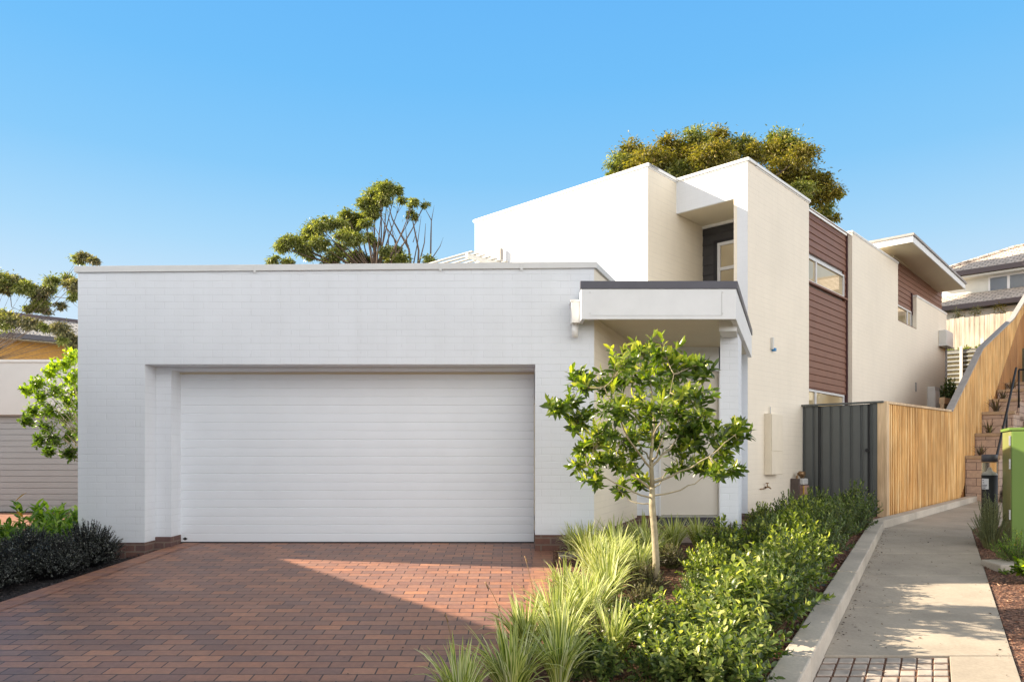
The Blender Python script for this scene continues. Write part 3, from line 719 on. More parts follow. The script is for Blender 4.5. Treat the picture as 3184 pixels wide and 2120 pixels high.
# upper copings
def copf(F, u0, u1, z, h=.055, ov=.03, wd=.3): MB().fbox(F, u0, u1, z, z+h, -wd, ov).fbox(F, u0+.02, u1-.01, z-.022, z-.001, -.02, .012).build('roof_coping', 'white_metal', H, .003)
copf(FA, -.03, 4.34, 4.968); copf(FJ, .0, 1.0, 4.969, .053); copf(FB, -.03, 1.33, 4.97, .052); copf(FS, .27, 2.76, 4.97, .05)
copf(FS, 2.76, 5.26, 4.89, .05, -.09, .3)
copf(FS, 5.27, 8.87, 4.971, .035, .02, .13); copf(FS, 10.64, 14.2, 4.411, .035, .02, .13)
copf(frame(mv(A, n2, 4.31), s2, n2), .0, 6, 4.969, .051)
# skillion roof with deep eaves at the back
RC = (9.78, 17.3); FR2 = frame(RC, s2, o2)
g = MB()
def slabz(z0, z1, i, u0=0., u1=5.9):
    P = [mv(mv(RC, s2, u0+i), n2, i), mv(mv(RC, s2, u1-i), n2, i), mv(mv(RC, s2, u1-i), n2, 6), mv(mv(RC, s2, u0+i), n2, 6)]
    e = -.16
    return P, [z0, z0+e, z0+e, z0], [z1, z1+e, z1+e, z1]
P, zb, zt = slabz(5.2, 5.3, .03); rf = MB().prism(P, zb, zt).build('roof', 'soffit', H)
g = MB(); P, zb, zt = slabz(5.19, 5.345, 0)
Pi = slabz(0, 0, .03)[0]
for a, b, c, d in ((0, 1, 0, 1), (3, 0, 3, 0)):
    g.add([(P[a][0], P[a][1], zb[a]), (P[b][0], P[b][1], zb[b]), (P[b][0], P[b][1], zt[b]), (P[a][0], P[a][1], zt[a]),
           (Pi[c][0], Pi[c][1], zb[c]), (Pi[d][0], Pi[d][1], zb[d]), (Pi[d][0], Pi[d][1], zt[d]), (Pi[c][0], Pi[c][1], zt[c])],
          [(0, 1, 2, 3), (7, 6, 5, 4), (0, 4, 5, 1), (3, 2, 6, 7), (0, 3, 7, 4), (1, 5, 6, 2)])
g.build('fascia', 'fascia', rf)
P, zb, zt = slabz(5.347, 5.40, -.035); MB().prism(P, zb, zt).build('roof_sheet', 'timber_cap', rf)
g = MB(); g.fbox(FS, 8.75, 14.13, 5.13, 5.17, -.13, -.08); g.build('soffit_bead', 'soffit', rf)
# louvred awning over the courtyard
aw = MB()
for u in (3.15, 4.2, 5.4): aw.fbox(FA, u, u+.06, 3.74, 3.82, .02, 1.3)
aw = aw.build('louvre_awning', 'grey_box', H)
for k in range(8):
    g = MB(); g.fbox(FA, 3.05, 6.2, 3.83, 3.848, .14+.155*k, .21+.155*k); g.build('slat', 'slat_grey', aw)
g = MB(); g.fbox(FA, 3.42, 3.47, 3.83, 4.22, .05, .12); g.fbox(FA, 3.3, 3.6, 3.88, 3.93, .02, .5); g.build('bracket', 'timber_cap', aw)

# things fixed to the walls --------------------------------------------------
t = thing('meter_box', 'tall cream meter box with two doors on the side wall', 'meter box', FS(.66, -.356, 0))
g = MB(); g.fbox(FS, .66, 1.15, -.356, .72, .003, .12); g.build('box_body', 'cream_box', t, .004)
g = MB(); g.fbox(FS, .67, 1.14, .06, .71, .121, .136); g.build('door', 'cream_box', t, .003)
g = MB(); g.fbox(FS, .67, 1.14, -.35, .052, .121, .136); g.build('door', 'cream_box', t, .003)
g = MB(); g.tube([FS(.85, .72, .03), FS(.85, .85, .03)], .012, 8); g.build('conduit', 'grey_box', t)
t = thing('garden_tap', 'brass garden tap on the side wall under the meter box', 'tap', FS(.7, -.6, 0))
g = MB(); g.tube([FS(.68, -.57, 0), FS(.68, -.57, .08), FS(.69, -.60, .11)], [.014, .014, .010], 8); g.build('spout', 'brass', t)
g = MB(); g.tube([FS(.68, -.57, .05), FS(.68, -.50, .05)], .009, 8); g.tube([FS(.63, -.5, .05), FS(.73, -.5, .05)], .008, 8); g.build('handle', 'brass', t)
g = MB(); g.tube([FS(.45, -.6, .02), FS(.68, -.59, .02)], .010, 8); g.build('pipe', 'brass', t)
t = thing('gas_meter', 'gas meter with pipes low on the side wall beside the gate', 'gas meter', FS(1.9, -.9, 0))
g = MB(); g.fbox(FS, 1.97, 2.2, -.78, -.58, .05, .22); g.build('meter_body', 'copperish', t, .03)
g = MB(); g.fbox(FS, 1.96, 2.2, -.57, -.45, .08, .19); g.build('dial_housing', 'grey_box', t, .02)
g = MB(); g.tube([FS(1.88, -1.1, .1), FS(1.88, -.4, .1), FS(1.93, -.36, .1), FS(2.04, -.36, .1), FS(2.05, -.45, .12)], .022, 8); g.tube([FS(2.15, -.46, .12), FS(2.15, -.33, .1), FS(2.24, -.33, .08), FS(2.26, -.6, .06)], .018, 8)
g.tube([FS(1.98, -.36, .1), FS(1.98, -.36, .2)], .05, 10); g.build('pipe', 'brass', t)
g = MB(); g.fbox(FS, 1.915, 1.945, -.75, -.58, .2, .21); g.build('tag', 'yellow', t)
g = MB(); g.fbox(FS, 1.80, 1.86, -1.1, -.45, .01, .16); g.build('guard_plate', 'stair', t)
t = thing('wall_sensor', 'small slim wall fitting with a blue tip above the meter box', 'sensor', FS(.94, 1.9, 0))
g = MB(); g.fbox(FS, .92, .96, 1.88, 2.09, .003, .05); g.build('body', 'grey_box', t, .004)
g = MB(); g.fbox(FS, .955, 1.02, 1.85, 1.905, .01, .07); g.build('blue_cover', 'blue', t, .004)
t = thing('wall_mounted_unit', 'grey box unit high on the far end of the side wall', 'service unit', FS(13.2, 3.3, 0))
g = MB(); g.fbox(FS, 13.15, 14.05, 3.33, 3.78, .004, .21); g.build('casing', 'grey_box', t, .01)
g = MB(); g.fbox(FS, 13.13, 14.07, 3.3, 3.33, .004, .24); g.build('bracket', 'coping', t)
g = MB(); g.tube([FS(13.75, 3.3, .08), FS(13.75, 1.2, .08)], .03, 8); g.build('pipe', 'timber_cap', t)
t = thing('hot_water_unit', 'white upright service cabinet low on the side wall behind the paling fence', 'service cabinet', FS(11.8, .6, 0))
g = MB(); g.fbox(FS, 11.8, 12.35, .7, 1.97, .004, .2); g.build('cabinet', 'grey_box', t, .01)
g = MB(); g.fbox(FS, 11.83, 12.32, .8, 1.85, .201, .212); g.build('door', 'white_metal', t, .004)
t = tag(MB().fbox(FS, 10.5, 10.6, 1.75, 2.0, .004, .02).build('wall_vent', 'timber_cap', None, .002), 'small grey vent plate on the plain side wall', 'vent')

# ------------------------------------------------------------------ gate and fences
P0 = mv(C, s2, 2.39); P0 = mv(P0, o2, .002)
FGt = frame(P0, o2, b2); GL = 1.46
t = thing('sheet_metal_gate', 'dark grey ribbed sheet metal gate between the house and paling fence', 'gate', (P0[0], P0[1], -1.))
def ribbed(u0, u1, z0, z1, pitch=.18, d=.0):
    g = MB(); prof = []; u = u0
    while u < u1-1e-6:
        for du, dd in ((0, 0), (.012, -.03), (.045, -.03), (.057, 0)):
            if u+du < u1: prof.append((u+du, d+dd))
        u += pitch
    prof.append((u1, d))
    k = len(prof); g.add([FGt(a, z0, dd) for a, dd in prof]+[FGt(a, z1, dd) for a, dd in prof], [(i, i+1, k+i+1, k+i) for i in range(k-1)])
    return g
ribbed(.012, .30, -1.0, .93).build('panel', 'gate', t); ribbed(.33, 1.18, -1.0, .92).build('gate_leaf', 'gate', t); ribbed(1.22, 1.44, -1.0, .93).build('panel', 'gate', t)
g = MB(); g.fbox(FGt, 0, 1.46, .931, .965, -.03, .05); g.build('top_rail', 'gate', t, .004)
for u in (.302, 1.182): MB().fbox(FGt, u-.006, u+.038, -1.0, .92, -.04, -.01).build('post', 'black', t)
g = MB(); g.tube([FGt(1.19, -.02+.1, .03), FGt(1.19, -.02+.1, .07)], .035, 12); g.build('latch', 'black', t)
FP0 = (mv(P0, o2, GL+.02))
FF = frame(FP0, s2, o2)
t = thing('paling_fence', 'new pine paling fence beside the path climbing up the stairs', 'fence', (FP0[0], FP0[1], -1.1))
MB().fbox(FF, -.02, .13, -1.15, .955, -.13, .03).build('post', 'timber_post', t, .005)
def ftop(u):
    tab = [(0, .93), (4.95, 1.0), (8.5, 2.83), (13.4, 4.3), (16.5, 5.6), (19, 6.8)]
    for (a, za), (b, zb_) in zip(tab, tab[1:]):
        if a <= u <= b: return za+(zb_-za)*(u-a)/(b-a)
    return tab[-1][1]
g = MB(); gb_ = MB(); u = .14; k = 0
while u < 18:
    wd = .10; zt_ = ftop(u+.05)-.02
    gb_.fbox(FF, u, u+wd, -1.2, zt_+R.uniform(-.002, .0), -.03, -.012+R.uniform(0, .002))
    g.fbox(FF, u+.035+R.uniform(-.004, .004), u+.035+(.055 if u < 5 else .075), -1.2 if u < 5.4 else min(zt_-.4, -1.2+max(0, (u-5.6))*.62), zt_-.001, -.0095, .014+R.uniform(0, .006))
    u += .112; k += 1
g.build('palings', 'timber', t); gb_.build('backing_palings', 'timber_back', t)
g = MB()
tb = [0, 4.95, 8.5, 13.4, 16.5, 18]
for a, b in zip(tb, tb[1:]):
    za, zb_ = ftop(a), ftop(b)
    wd = (-.05, .035) if a == 0 else (-.09, .06)
    P = [FF(a, za, wd[1]), FF(b, zb_, wd[1]), FF(b, zb_, wd[0]), FF(a, za, wd[0])]
    if a == 0:
        MB().hexa([(p[0], p[1], p[2]-.015) for p in P]+[(p[0], p[1], p[2]+.03) for p in P]).build('capping', 'timber_post', t, .003)
    else: g.hexa([(p[0], p[1], p[2]-.015) for p in P]+[(p[0], p[1], p[2]+.03) for p in P])
g.build('capping', 'timber_cap', t, .003)
# pale fence, corrugated retaining wall and hedge behind
FH = frame((15.9, 26.), o2, b2)
t = thing('weathered_fence', 'pale weathered paling fence below the tan roofed house', 'fence', (15.9, 26, 1))
g = MB(); u = -2.5
while u < 2.6: g.fbox(FH, u, u+.145, 3.2, 4.95+R.uniform(-.03, .02), 0, .018+R.uniform(0, .008)); u += .155
g.build('palings', 'timber_grey', t)
MB().fbox(FH, -2.5, 2.6, 4.6, 4.7, -.06, 0).fbox(FH, -2.5, 2.6, 3.3, 3.4, -.06, 0).build('rail', 'timber_grey', t)
FQ = frame((15.3, 24.9), o2, b2)
t = thing('corrugated_retaining_wall', 'corrugated steel retaining wall with posts below the pale fence', 'retaining wall', (15.3, 24.9, 1.))
g = MB(); k = 96; prof = [(1.6+2.05*i/(k-1), .03*math.sin(i/(k-1)*2*math.pi*14)) for i in range(k)]
g.add([FQ(-2.5, z_, d_) for z_, d_ in prof]+[FQ(1.75, z_, d_) for z_, d_ in prof], [(i, i+1, k+i+1, k+i) for i in range(k-1)], True); g.build('sheet', 'galv', t)
for u in (.38, 1.0, -1.2): MB().fbox(FQ, u, u+.09, 1.4, 3.75 if u < .9 else 3.95, .03, .1).build('post', 'grey_box', t)
g = MB(); g.prism([mv((15.3, 24.9), o2, -2.5), mv((15.3, 24.9), o2, 1.75), mv((15.9, 26.), o2, 2.6), mv((15.9, 26), o2, -2.5)], 1, 3.6); struct(g.build('retained_ground', 'earth'))
t = tag(MB().fbox(FS, 11.2, 15.8, .4, 1.42, .45, .55).fbox(FS, 11.2, 15.8, 1.42, 1.6, .43, .57).build('sleeper_wall', 'timber_post', None, .01), 'low timber sleeper wall behind the paling fence', 'retaining wall')
g = MB(); g.prism([FS(6, 0, .05)[:2], FS(6, 0, 1.4)[:2], FS(17, 0, 1.4)[:2], FS(17, 0, .05)[:2]], -1.2, [-.9, -.9, 1.7, 1.7]); struct(g.build('side_yard_ground', 'earth'))
g = MB(); g.prism([FS(11.3, 0, .57)[:2], FS(11.3, 0, 1.4)[:2], FS(19, 0, 1.4)[:2], FS(19, 0, .57)[:2]], .3, [1.4, 1.4, 2.3, 2.3]); struct(g.build('retained_ground', 'earth'))

# ------------------------------------------------------------------ stone terraces, stairs, rail, bollard, kiosk
def uat(px, d):
    q = (px-XC)/FD; a = FP0[0]+o2[0]*d; b = FP0[1]+o2[1]*d
    return (q*b-a)/(s2[0]-q*s2[1])
def zat(px, py, d): u_ = uat(px, d); return (YH-py)/FD*(FP0[1]+o2[1]*d+s2[1]*u_)
tiers = [(uat(2222, .04), -1.15, zat(2222, 1047, .04), 'lowest'), (uat(2244, .04), -.1, zat(2244, 996, .04), 'second'), (uat(2260, .04), .5, zat(2260, 947, .04), 'third'), (uat(2276, .04), 1.0, zat(2276, 918, .04), 'fourth'), (uat(2296, .04), 1.4, zat(2296, 896, .04), 'fifth'), (uat(2316, .04), 1.6, zat(2316, 880, .04), 'topmost')]
for i, (u, z0, z1, nm) in enumerate(tiers):
    o_ = FF(u, z0, .05); t = thing('stone_planter', f'{nm} sandstone block terrace stepping up between paling fence and stairs', 'stone terrace', o_, 'sandstone terraces beside the stairs')
    g = MB(); g.fbox(FF, u, u+1.6, z0-.1, z1-.09, .02, .72); g.build('block_wall', 'stone', t, .01)
    g = MB(); g.fbox(FF, u-.03, u+.14, z1-.088, z1, .02, .75); g.build('cap_stone', 'stone_cap', t, .012)
t = thing('staircase', 'brown garden staircase climbing beside the stone terraces', 'stairs', FF(5.6, -1.14, 1.))
g = MB()
for k in range(34):
    u = 6.2+k*.3; z_ = -1.14+.15*(k+1); g.fbox(FF, u, u+.33, z_-.3, z_, .80, 2.4)
g.build('steps', 'stair', t)
g = MB()
for k in range(34):
    u = 6.2+k*.3; z_ = -1.14+.15*(k+1); g.fbox(FF, u-.012, u+.05, z_+.001, z_+.006, .86, 2.38)
g.build('nosing', 'charcoal', t)
t = thing('handrail', 'black steel handrail rising beside the stone terraces', 'handrail', FF(6., -1.1, .9))
ra = (uat(2292, .78), zat(2292, 1050, .78)); rb_ = (uat(2337, .78), zat(2337, 846, .78)); rm = (uat(2315, .78), zat(2315, 948, .78)); rc = (uat(2343, .78), zat(2343, 850, .78))
for (u, z_), h_ in ((ra, 1.1), (rm, .95), (rc, 1.0)): MB().tube([FF(u, z_-h_, .78), FF(u, z_-.01, .78)], .024, 10).build('post', 'black', t)
g = MB(); g.tube([FF(ra[0]-.15, ra[1]-1.1, .8), FF(ra[0]-.05, ra[1]-.1, .79), FF(ra[0], ra[1], .78), FF(rm[0], rm[1], .78), FF(rb_[0], rb_[1], .78)], .027, 10); g.tube([FF(rc[0], rc[1], .78), FF(rc[0]+.4, rc[1], 1.4)], .024, 8); g.build('top_rail', 'black', t)
bx, by = 7.21, 10.7; bz = -1.3
t = thing('bollard_light', 'black bollard light with a clear lens and white notice beside the path', 'bollard light', (bx, by, bz))
MB().tube([(bx, by, bz), (bx, by, -.31)], .105, 28).build('post', 'black', t)
MB().tube([(bx, by, -.31), (bx, by, -.295)], .108, 28).build('collar', 'galv', t)
MB().tube([(bx, by, -.294), (bx, by, -.25), (bx, by, -.19)], [.088, .03, .012], 20).build('reflector', 'white_metal', t)
gm, gnt, gb = newmat('clear lens'); setin(gb, Roughness=.05, IOR=1.45); gb.inputs['Transmission Weight'].default_value = 1.; gb.inputs['Base Color'].default_value = (.95, .9, .8, 1)
MB().tube([(bx, by, -.294), (bx, by, -.12)], .1, 28, False).build('lens', gm, t)
MB().tube([(bx, by, -.12), (bx, by, -.105)], .104, 28).build('lens_ring', 'brass', t)
MB().tube([(bx, by, -.105), (bx, by, -.01), (bx, by, 0)], [.105, .105, .095], 28).build('cap', 'charcoal', t)
# notice wrapped on the post
def arc(a0, a1, z0, z1, r, n=8):
    g = MB(); A_ = [a0+(a1-a0)*i/n for i in range(n+1)]
    g.add([(bx+r*math.cos(a), by+r*math.sin(a), z0) for a in A_]+[(bx+r*math.cos(a), by+r*math.sin(a), z1) for a in A_], [(i, i+1, n+2+i, n+1+i) for i in range(n)], True); return g
fa = math.atan2(-by, -bx)
pn = arc(fa-1.15, fa-.1, -.52, -.36, .1065).build('notice', 'paper', t)
for z_, a0, a1 in ((-.385, -1.0, -.75), (-.42, -.95, -.68), (-.455, -1.05, -.3), (-.478, -1.05, -.35), (-.5, -1.05, -.5)):
    arc(fa+a0, fa+a1, z_-.006, z_+.004, .1072).build('text_line', 'ink', pn)
kd = (.47, .883); ko = (.883, -.47)
kb = (6.87, 9.8); FKi = frame(kb, ko, (-kd[0], -kd[1]))
t = thing('utility_cabinet', 'bright green utility cabinet right of the path', 'utility cabinet', (kb[0], kb[1], -1.3))
kbdy = MB().fbox(FKi, 0.02, 1.4, -1.35, .33, -.8, 0).build('cabinet_body', 'kiosk_side', t, .006)
MB().fbox(FKi, .03, .72, -1.28, .32, .001, .02).build('door', 'kiosk', t, .006)
MB().fbox(FKi, .73, 1.39, -1.28, .32, .001, .02).build('door', 'kiosk', t, .006)
MB().fbox(FKi, -.004, 1.41, .33, .372, -.81, .025).build('lid', 'kiosk', t, .008)
for z_ in (-.9, -.2, .12): MB().fbox(FKi, .0, .019, z_, z_+.14, -.03, .015).build('hinge', 'galv', t, .002)
MB().fbox(FKi, -.02, 1.43, -1.5, -1.351, -.83, .03).build('base', 'kerbc', t)
# pit covers
z_ = path_z(8.8)+.06
t = tag(MB().hexa([(5.75, 8.35, z_-.12), (6.2, 8.35, z_-.12), (6.35, 8.75, z_-.12), (5.82, 8.8, z_-.12), (5.75, 8.35, z_), (6.2, 8.35, z_+.01), (6.35, 8.75, z_+.02), (5.82, 8.8, z_)]).build('concrete_block', 'kerbc', None, .015), 'grey concrete block lying in the mulch right of the path', 'concrete block')
t = tag(MB().box(.56, .98, 8.32, 8.72, drive_z(8.5)-.05, drive_z(8.5)+.03).build('pit_cover', 'kerbc', None, .008), 'square grey pit cover at the garage corner behind the flax', 'pit cover')

# ------------------------------------------------------------------ neighbours
t = thing('neighbour_garage', 'grey rendered garage with a wide ribbed door on the far left', 'garage', (-10, 16, -1.4))
MB().box(-14, -6.2, 16, 20, .9, 2.08).box(-6.9, -6.2, 16, 20, -1.5, .9).box(-14, -6.9, 16.5, 20, -1.5, .9).build('wall', 'nb_wall', t)
MB().box(-14, -6.17, 15.96, 16.3, 2.082, 2.14).build('coping', 'coping', t)
g = MB(); z = -1.3
while z < .9: g.hexa([(-14, 16.2, z+.004), (-6.9, 16.2, z+.004), (-6.9, 16.3, z+.004), (-14, 16.3, z+.004), (-14, 16.205, z+.13), (-6.9, 16.205, z+.13), (-6.9, 16.3, z+.13), (-14, 16.3, z+.13)]); z += .135
g.box(-14, -6.9, 16.25, 16.32, -1.3, .9); g.build('garage_door', 'nb_door', t)
struct(MB().box(-14, -6, 12.5, 16.2, -1.6, -1.33).build('driveway', 'soldier'))
# long house wall off to the left that shades the driveway
# (its corner edge follows the shadow seen on the pavers)
t = thing('side_neighbour_house', 'white rendered house out of frame left whose shadow falls on the driveway', 'house', (-9, 5, -1.8))
Q1 = (-9.95, 10.2); Q2 = (-3.4, 2.9)
MB().prism([Q1, (-16, 10.2), (-16, 1.2), (-4.2, 1.2), Q2], -2, 2.3).build('wall', 'nb_wall', t)
MB().prism([(Q1[0]+.05, Q1[1]+.03), (-16.05, 10.23), (-16.05, 1.15), (-4.15, 1.15), (Q2[0]+.05, Q2[1]+.0)], 2.302, 2.36).build('coping', 'coping', t)
# yellow brick house
e = (.727, .686); ei = (-.686, .727); YB = (-18.8, 26.)
FY = frame(YB, e, (-ei[0], -ei[1]))
t = thing('brick_house', 'yellow brick house with a dark glazed tile roof behind the left garage', 'house', (-18.8, 26, 1))
MB().fbox(FY, -9, 14, -.5, 4.35, -7, -.5).build('wall', 'ybrick', t)
def plane(F, pts): return MB().add([F(*p) for p in pts], [tuple(range(len(pts)))])
rf = MB().add([FY(-9.5, 4.5, .1), FY(14.5, 4.5, .1), FY(11.5, 5.75, -3.6), FY(-9.5, 5.75, -3.6), FY(14.5, 4.5, -7.4), FY(-9.5, 4.5, -7.4)],
         [(0, 1, 2, 3), (3, 2, 4, 5), (1, 4, 2)]).build('roof', 'tile_dark', t, 0, True)
g = MB(); g.tube([FY(-9.5, 5.77, -3.6), FY(11.5, 5.77, -3.6)], .1, 8); g.build('ridge', 'eave', rf)
MB().fbox(FY, -9.5, 14.5, 4.32, 4.5, .0, .12).build('gutter', 'charcoal', t)
MB().fbox(FY, -9.5, 14.5, 4.28, 4.31, -.5, .0).build('soffit', 'pale', t)
window(FY, 2.25, 3.9, 2.9, 3.72, -.47, mull=[3.05], glass='glass_cool', fr='rbrick', parent=t, fw=.05)
MB().fbox(FY, 2.2, 3.95, 3.73, 4.1, -.5, -.47).build('lintel', 'rbrick', t)
# tan-roofed house on the right
FN = frame((18.78, 30.), o2, b2)
t = thing('tan_roofed_house', 'pale two storey house with tan tiled roofs up the hill', 'house', (18.8, 30, 2))
MB().fbox(FN, -.6, 12, 2, 7.6, -7, -.5).build('wall', 'pale', t)
g = MB(); g.add([FN(-1.1, 7.72, 0.1), FN(12, 7.72, .1), FN(12, 9.2, -3.6), FN(1.6, 9.2, -3.6), FN(-1.1, 7.72, -7.3), FN(12, 7.72, -7.3)], [(0, 1, 2, 3), (0, 3, 4), (4, 3, 2, 5)]); rf = g.build('roof', 'tile_tan', t, 0, True)
MB().tube([FN(-1.1, 7.75, .1), FN(1.6, 9.22, -3.6), FN(12, 9.22, -3.6)], .09, 8).build('ridge', 'tile_tan', rf)
MB().fbox(FN, -1.1, 12, 7.52, 7.72, .0, .12).build('gutter', 'eave', t)
MB().fbox(FN, -1.0, 12, 7.42, 7.5, -.5, .0).build('soffit', 'pale', t)
g = MB(); g.add([FN(-3.2, 5.95, 2.1), FN(12, 5.95, 2.1), FN(12, 6.82, -.45), FN(-1.4, 6.82, -.45)], [(0, 1, 2, 3)]); g.add([FN(-3.2, 5.95, 2.1), FN(-1.4, 6.82, -.45), FN(-3.2, 5.95, -3)], [(0, 1, 2)]); rf2 = g.build('lower_roof', 'tile_tan', t, 0, True)
MB().fbox(FN, -3.2, 12, 5.77, 5.95, 2.0, 2.14).build('gutter', 'eave', t)
MB().fbox(FN, -2.6, 12, 2.5, 5.75, -.4, 1.6).build('lower_wall', 'pale', t)
window(FN, 1.08, 2.5, 6.72, 7.42, -.47, mull=[1.78], glass='glass_cool', fr='frame_white', parent=t, fw=.07)

# ------------------------------------------------------------------ vegetation
def bez(a, b, c, n=6):
    a, b, c = Vector(a), Vector(b), Vector(c); return [(a*(1-t)**2+b*2*t*(1-t)+c*t*t) for t in [i/n for i in range(n+1)]]
def cloud_tree(name, label, cat, base, fork, clumps, leafmats, count, size, trunk_r, group=None, twigs=0, ydepth=1., bark='bark_dark', detail=0, extra=None, shell=.75, limb_r=None):
    base = Vector(base); t = thing(name, label, cat, base, group); fork = Vector(fork)
    g = MB(); g.tube(bez(base, (base+fork)/2+Vector((R.uniform(-.2, .2), 0, 0)), fork, 6), [trunk_r*(1-.35*i/6) for i in range(7)], 10)
    g.build('trunk', bark, t)
    limbs = MB(); lr = limb_r or trunk_r*.35
    for c, r in clumps:
        mid = (fork+c)/2+Vector((R.uniform(-.15, .15), R.uniform(-.15, .15), -abs(c.z-fork.z)*.08))*(c-fork).length*.5
        pts = bez(fork, mid, c, 7); limbs.tube(pts, [lr*(1-.85*i/7) for i in range(8)], 6)
        for _ in range(twigs):
            e_ = c+Vector(rdir(1)[0])*r*.9; limbs.tube([pts[-2], (pts[-2]+e_)/2+Vector((0, 0, r*.1)), e_], [lr*.22, lr*.14, lr*.06], 4)
    if extra:
        for path, r0 in extra: limbs.tube(path, [.55*r0*(1-.8*i/(len(path)-1)) for i in range(len(path))], 5)
    limbs.build('branches', bark, t)
    tot = sum(r**2 for _, r in clumps); packs = {k: [] for k, _ in leafmats}
    wts = [w_ for _, w_ in leafmats]
    for c, r in clumps:
        n = max(20, int(count*r*r/tot)); m = max(5, int(n/40))
        sub = rdir(m)*(r*(rng.random((m, 1))**.4)*1.0); sub[:, 1] *= ydepth; sub[:, 2] *= .7
        wt = rng.random(m)**1.5+.1; idx = rng.choice(m, n, p=wt/wt.sum()); ss = rng.uniform(.1, .3, (m, 1))*r; q = sub[idx]+rng.normal(0, 1, (n, 3))*ss[idx]*np.array([1.15, 1., .75])
        stray = rng.random(n) < .14; q[stray] = rng.normal(0, r*.5, (stray.sum(), 3))*np.array([1.1, 1., .8])
        P = np.array(c)[None]+q
        D = unit(q+rng.normal(0, r*.6, (n, 3))); D[:, 2] -= .25
        mat = R.choices([k for k, _ in leafmats], wts)[0] if len(leafmats) > 1 else leafmats[0][0]
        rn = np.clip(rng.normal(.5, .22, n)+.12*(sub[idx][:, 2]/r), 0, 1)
        packs[mat].append(leaf_mesh('l', P, unit(D), size*rng.uniform(.6, 1.3, n), size*.42*rng.uniform(.7, 1.2, n), detail, .3, .3, rn))
    for k, v in packs.items():
        if v: np_object('crown', v, k, t)
    return t
# middle gum tree seen over the garage roof
Yg = 27.
def cg(x, y, dy=0.): return at((800+x/3.925)*.7396, (550+y/3.925)*.7396, Yg+dy)
cl = [(1590, 150, 95), (1500, 130, 60), (1450, 230, 105), (1540, 260, 90), (1380, 330, 105), (1300, 330, 70), (1400, 430, 85), (1110, 470, 85), (1250, 530, 90), (1150, 600, 105), (1060, 700, 95), (1180, 760, 95), (850, 580, 85), (760, 600, 70), (700, 640, 90), (620, 720, 80), (760, 820, 95), (400, 790, 85), (300, 860, 70), (480, 800, 80), (560, 870, 85), (640, 960, 60), (200, 1010, 50), (380, 1050, 60), (130, 1040, 30), (930, 950, 90), (900, 1050, 90), (1200, 950, 80), (1200, 1050, 80), (1350, 740, 60), (1440, 810, 45), (1400, 1040, 75), (1620, 1040, 85), (1700, 920, 70), (1780, 1020, 70), (1560, 900, 60), (1900, 320, 50), (2040, 340, 40), (1890, 470, 55), (1760, 290, 50), (1690, 170, 60), (2100, 1020, 60), (1010, 560, 60), (1330, 560, 55), (1000, 850, 60)]
sg = Yg/FD/3.925*.7396
clg = [(cg(x, y, R.uniform(-1.2, 1.2)), r*sg*1.08) for x, y, r in cl]
def br(*p): return [cg(x, y, 0) for x, y in p]
ex = [(br((1900, 1300), (1850, 880), (1650, 520), (1600, 350)), .1), (br((1950, 1300), (1970, 900), (1900, 550), (1890, 300)), .09), (br((2110, 1300), (2120, 700), (2125, 530), (2040, 370)), .07),
      (br((1700, 1200), (1690, 780), (1560, 600), (1490, 420)), .08), (br((1540, 900), (1480, 700), (1390, 530)), .05), (br((1600, 950), (1600, 700), (1540, 480)), .05), (br((1940, 1200), (2040, 800), (2055, 570)), .06), (br((1900, 1100), (1960, 780), (2000, 480)), .05),
      (br((1830, 860), (1810, 600)), .05), (br((2130, 1000), (2230, 850), (2270, 740)), .04), (br((2125, 540), (2160, 350)), .03), (br((1850, 850), (1760, 680)), .03), (br((1700, 880), (1620, 560), (1580, 400)), .04), (br((1600, 500), (1650, 640), (1720, 800)), .03), (br((1900, 800), (1950, 650)), .03)]
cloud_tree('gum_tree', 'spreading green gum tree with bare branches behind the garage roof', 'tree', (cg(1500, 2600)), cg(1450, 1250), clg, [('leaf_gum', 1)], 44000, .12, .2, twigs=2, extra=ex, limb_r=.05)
# large golden tree behind the upper storey
Yt = 30.
def ct(x, y, dy=0.): return at((1750+x/2.091)*.7396, (400+y/2.091)*.7396, Yt+dy)
cl = [(450, 150, 85), (380, 230, 85), (335, 290, 50), (500, 260, 90), (560, 200, 95), (700, 110, 85), (650, 230, 100), (860, 70, 85), (820, 200, 120), (760, 300, 90), (1000, 60, 80), (980, 180, 120), (1150, 110, 80), (1130, 190, 80), (1250, 150, 65), (1400, 50, 70), (1350, 160, 95), (1480, 120, 90), (1560, 170, 80), (1450, 250, 110), (1570, 300, 95), (1650, 370, 80), (1700, 330, 65), (1730, 420, 70), (1650, 450, 80), (1700, 530, 60), (1765, 585, 35), (1550, 400, 80), (1200, 300, 110), (1000, 320, 120), (1400, 380, 100), (1790, 430, 30)]
st = Yt/FD/2.091*.7396
clt = [(ct(x, y, R.uniform(-1.5, 1.5)), r*st*.95) for x, y, r in cl]
cL = [c for c in clt if c[0].x < ct(900, 0).x]; cR = [c for c in clt if c[0].x >= ct(900, 0).x]
t = cloud_tree('spreading_tree', 'large golden green tree towering behind the upper storey', 'tree', ct(1000, 1700), ct(1000, 520), clt, [('leaf_gold', .6), ('leaf_gum', .4)], 62000, .145, .3, twigs=1, limb_r=.07)
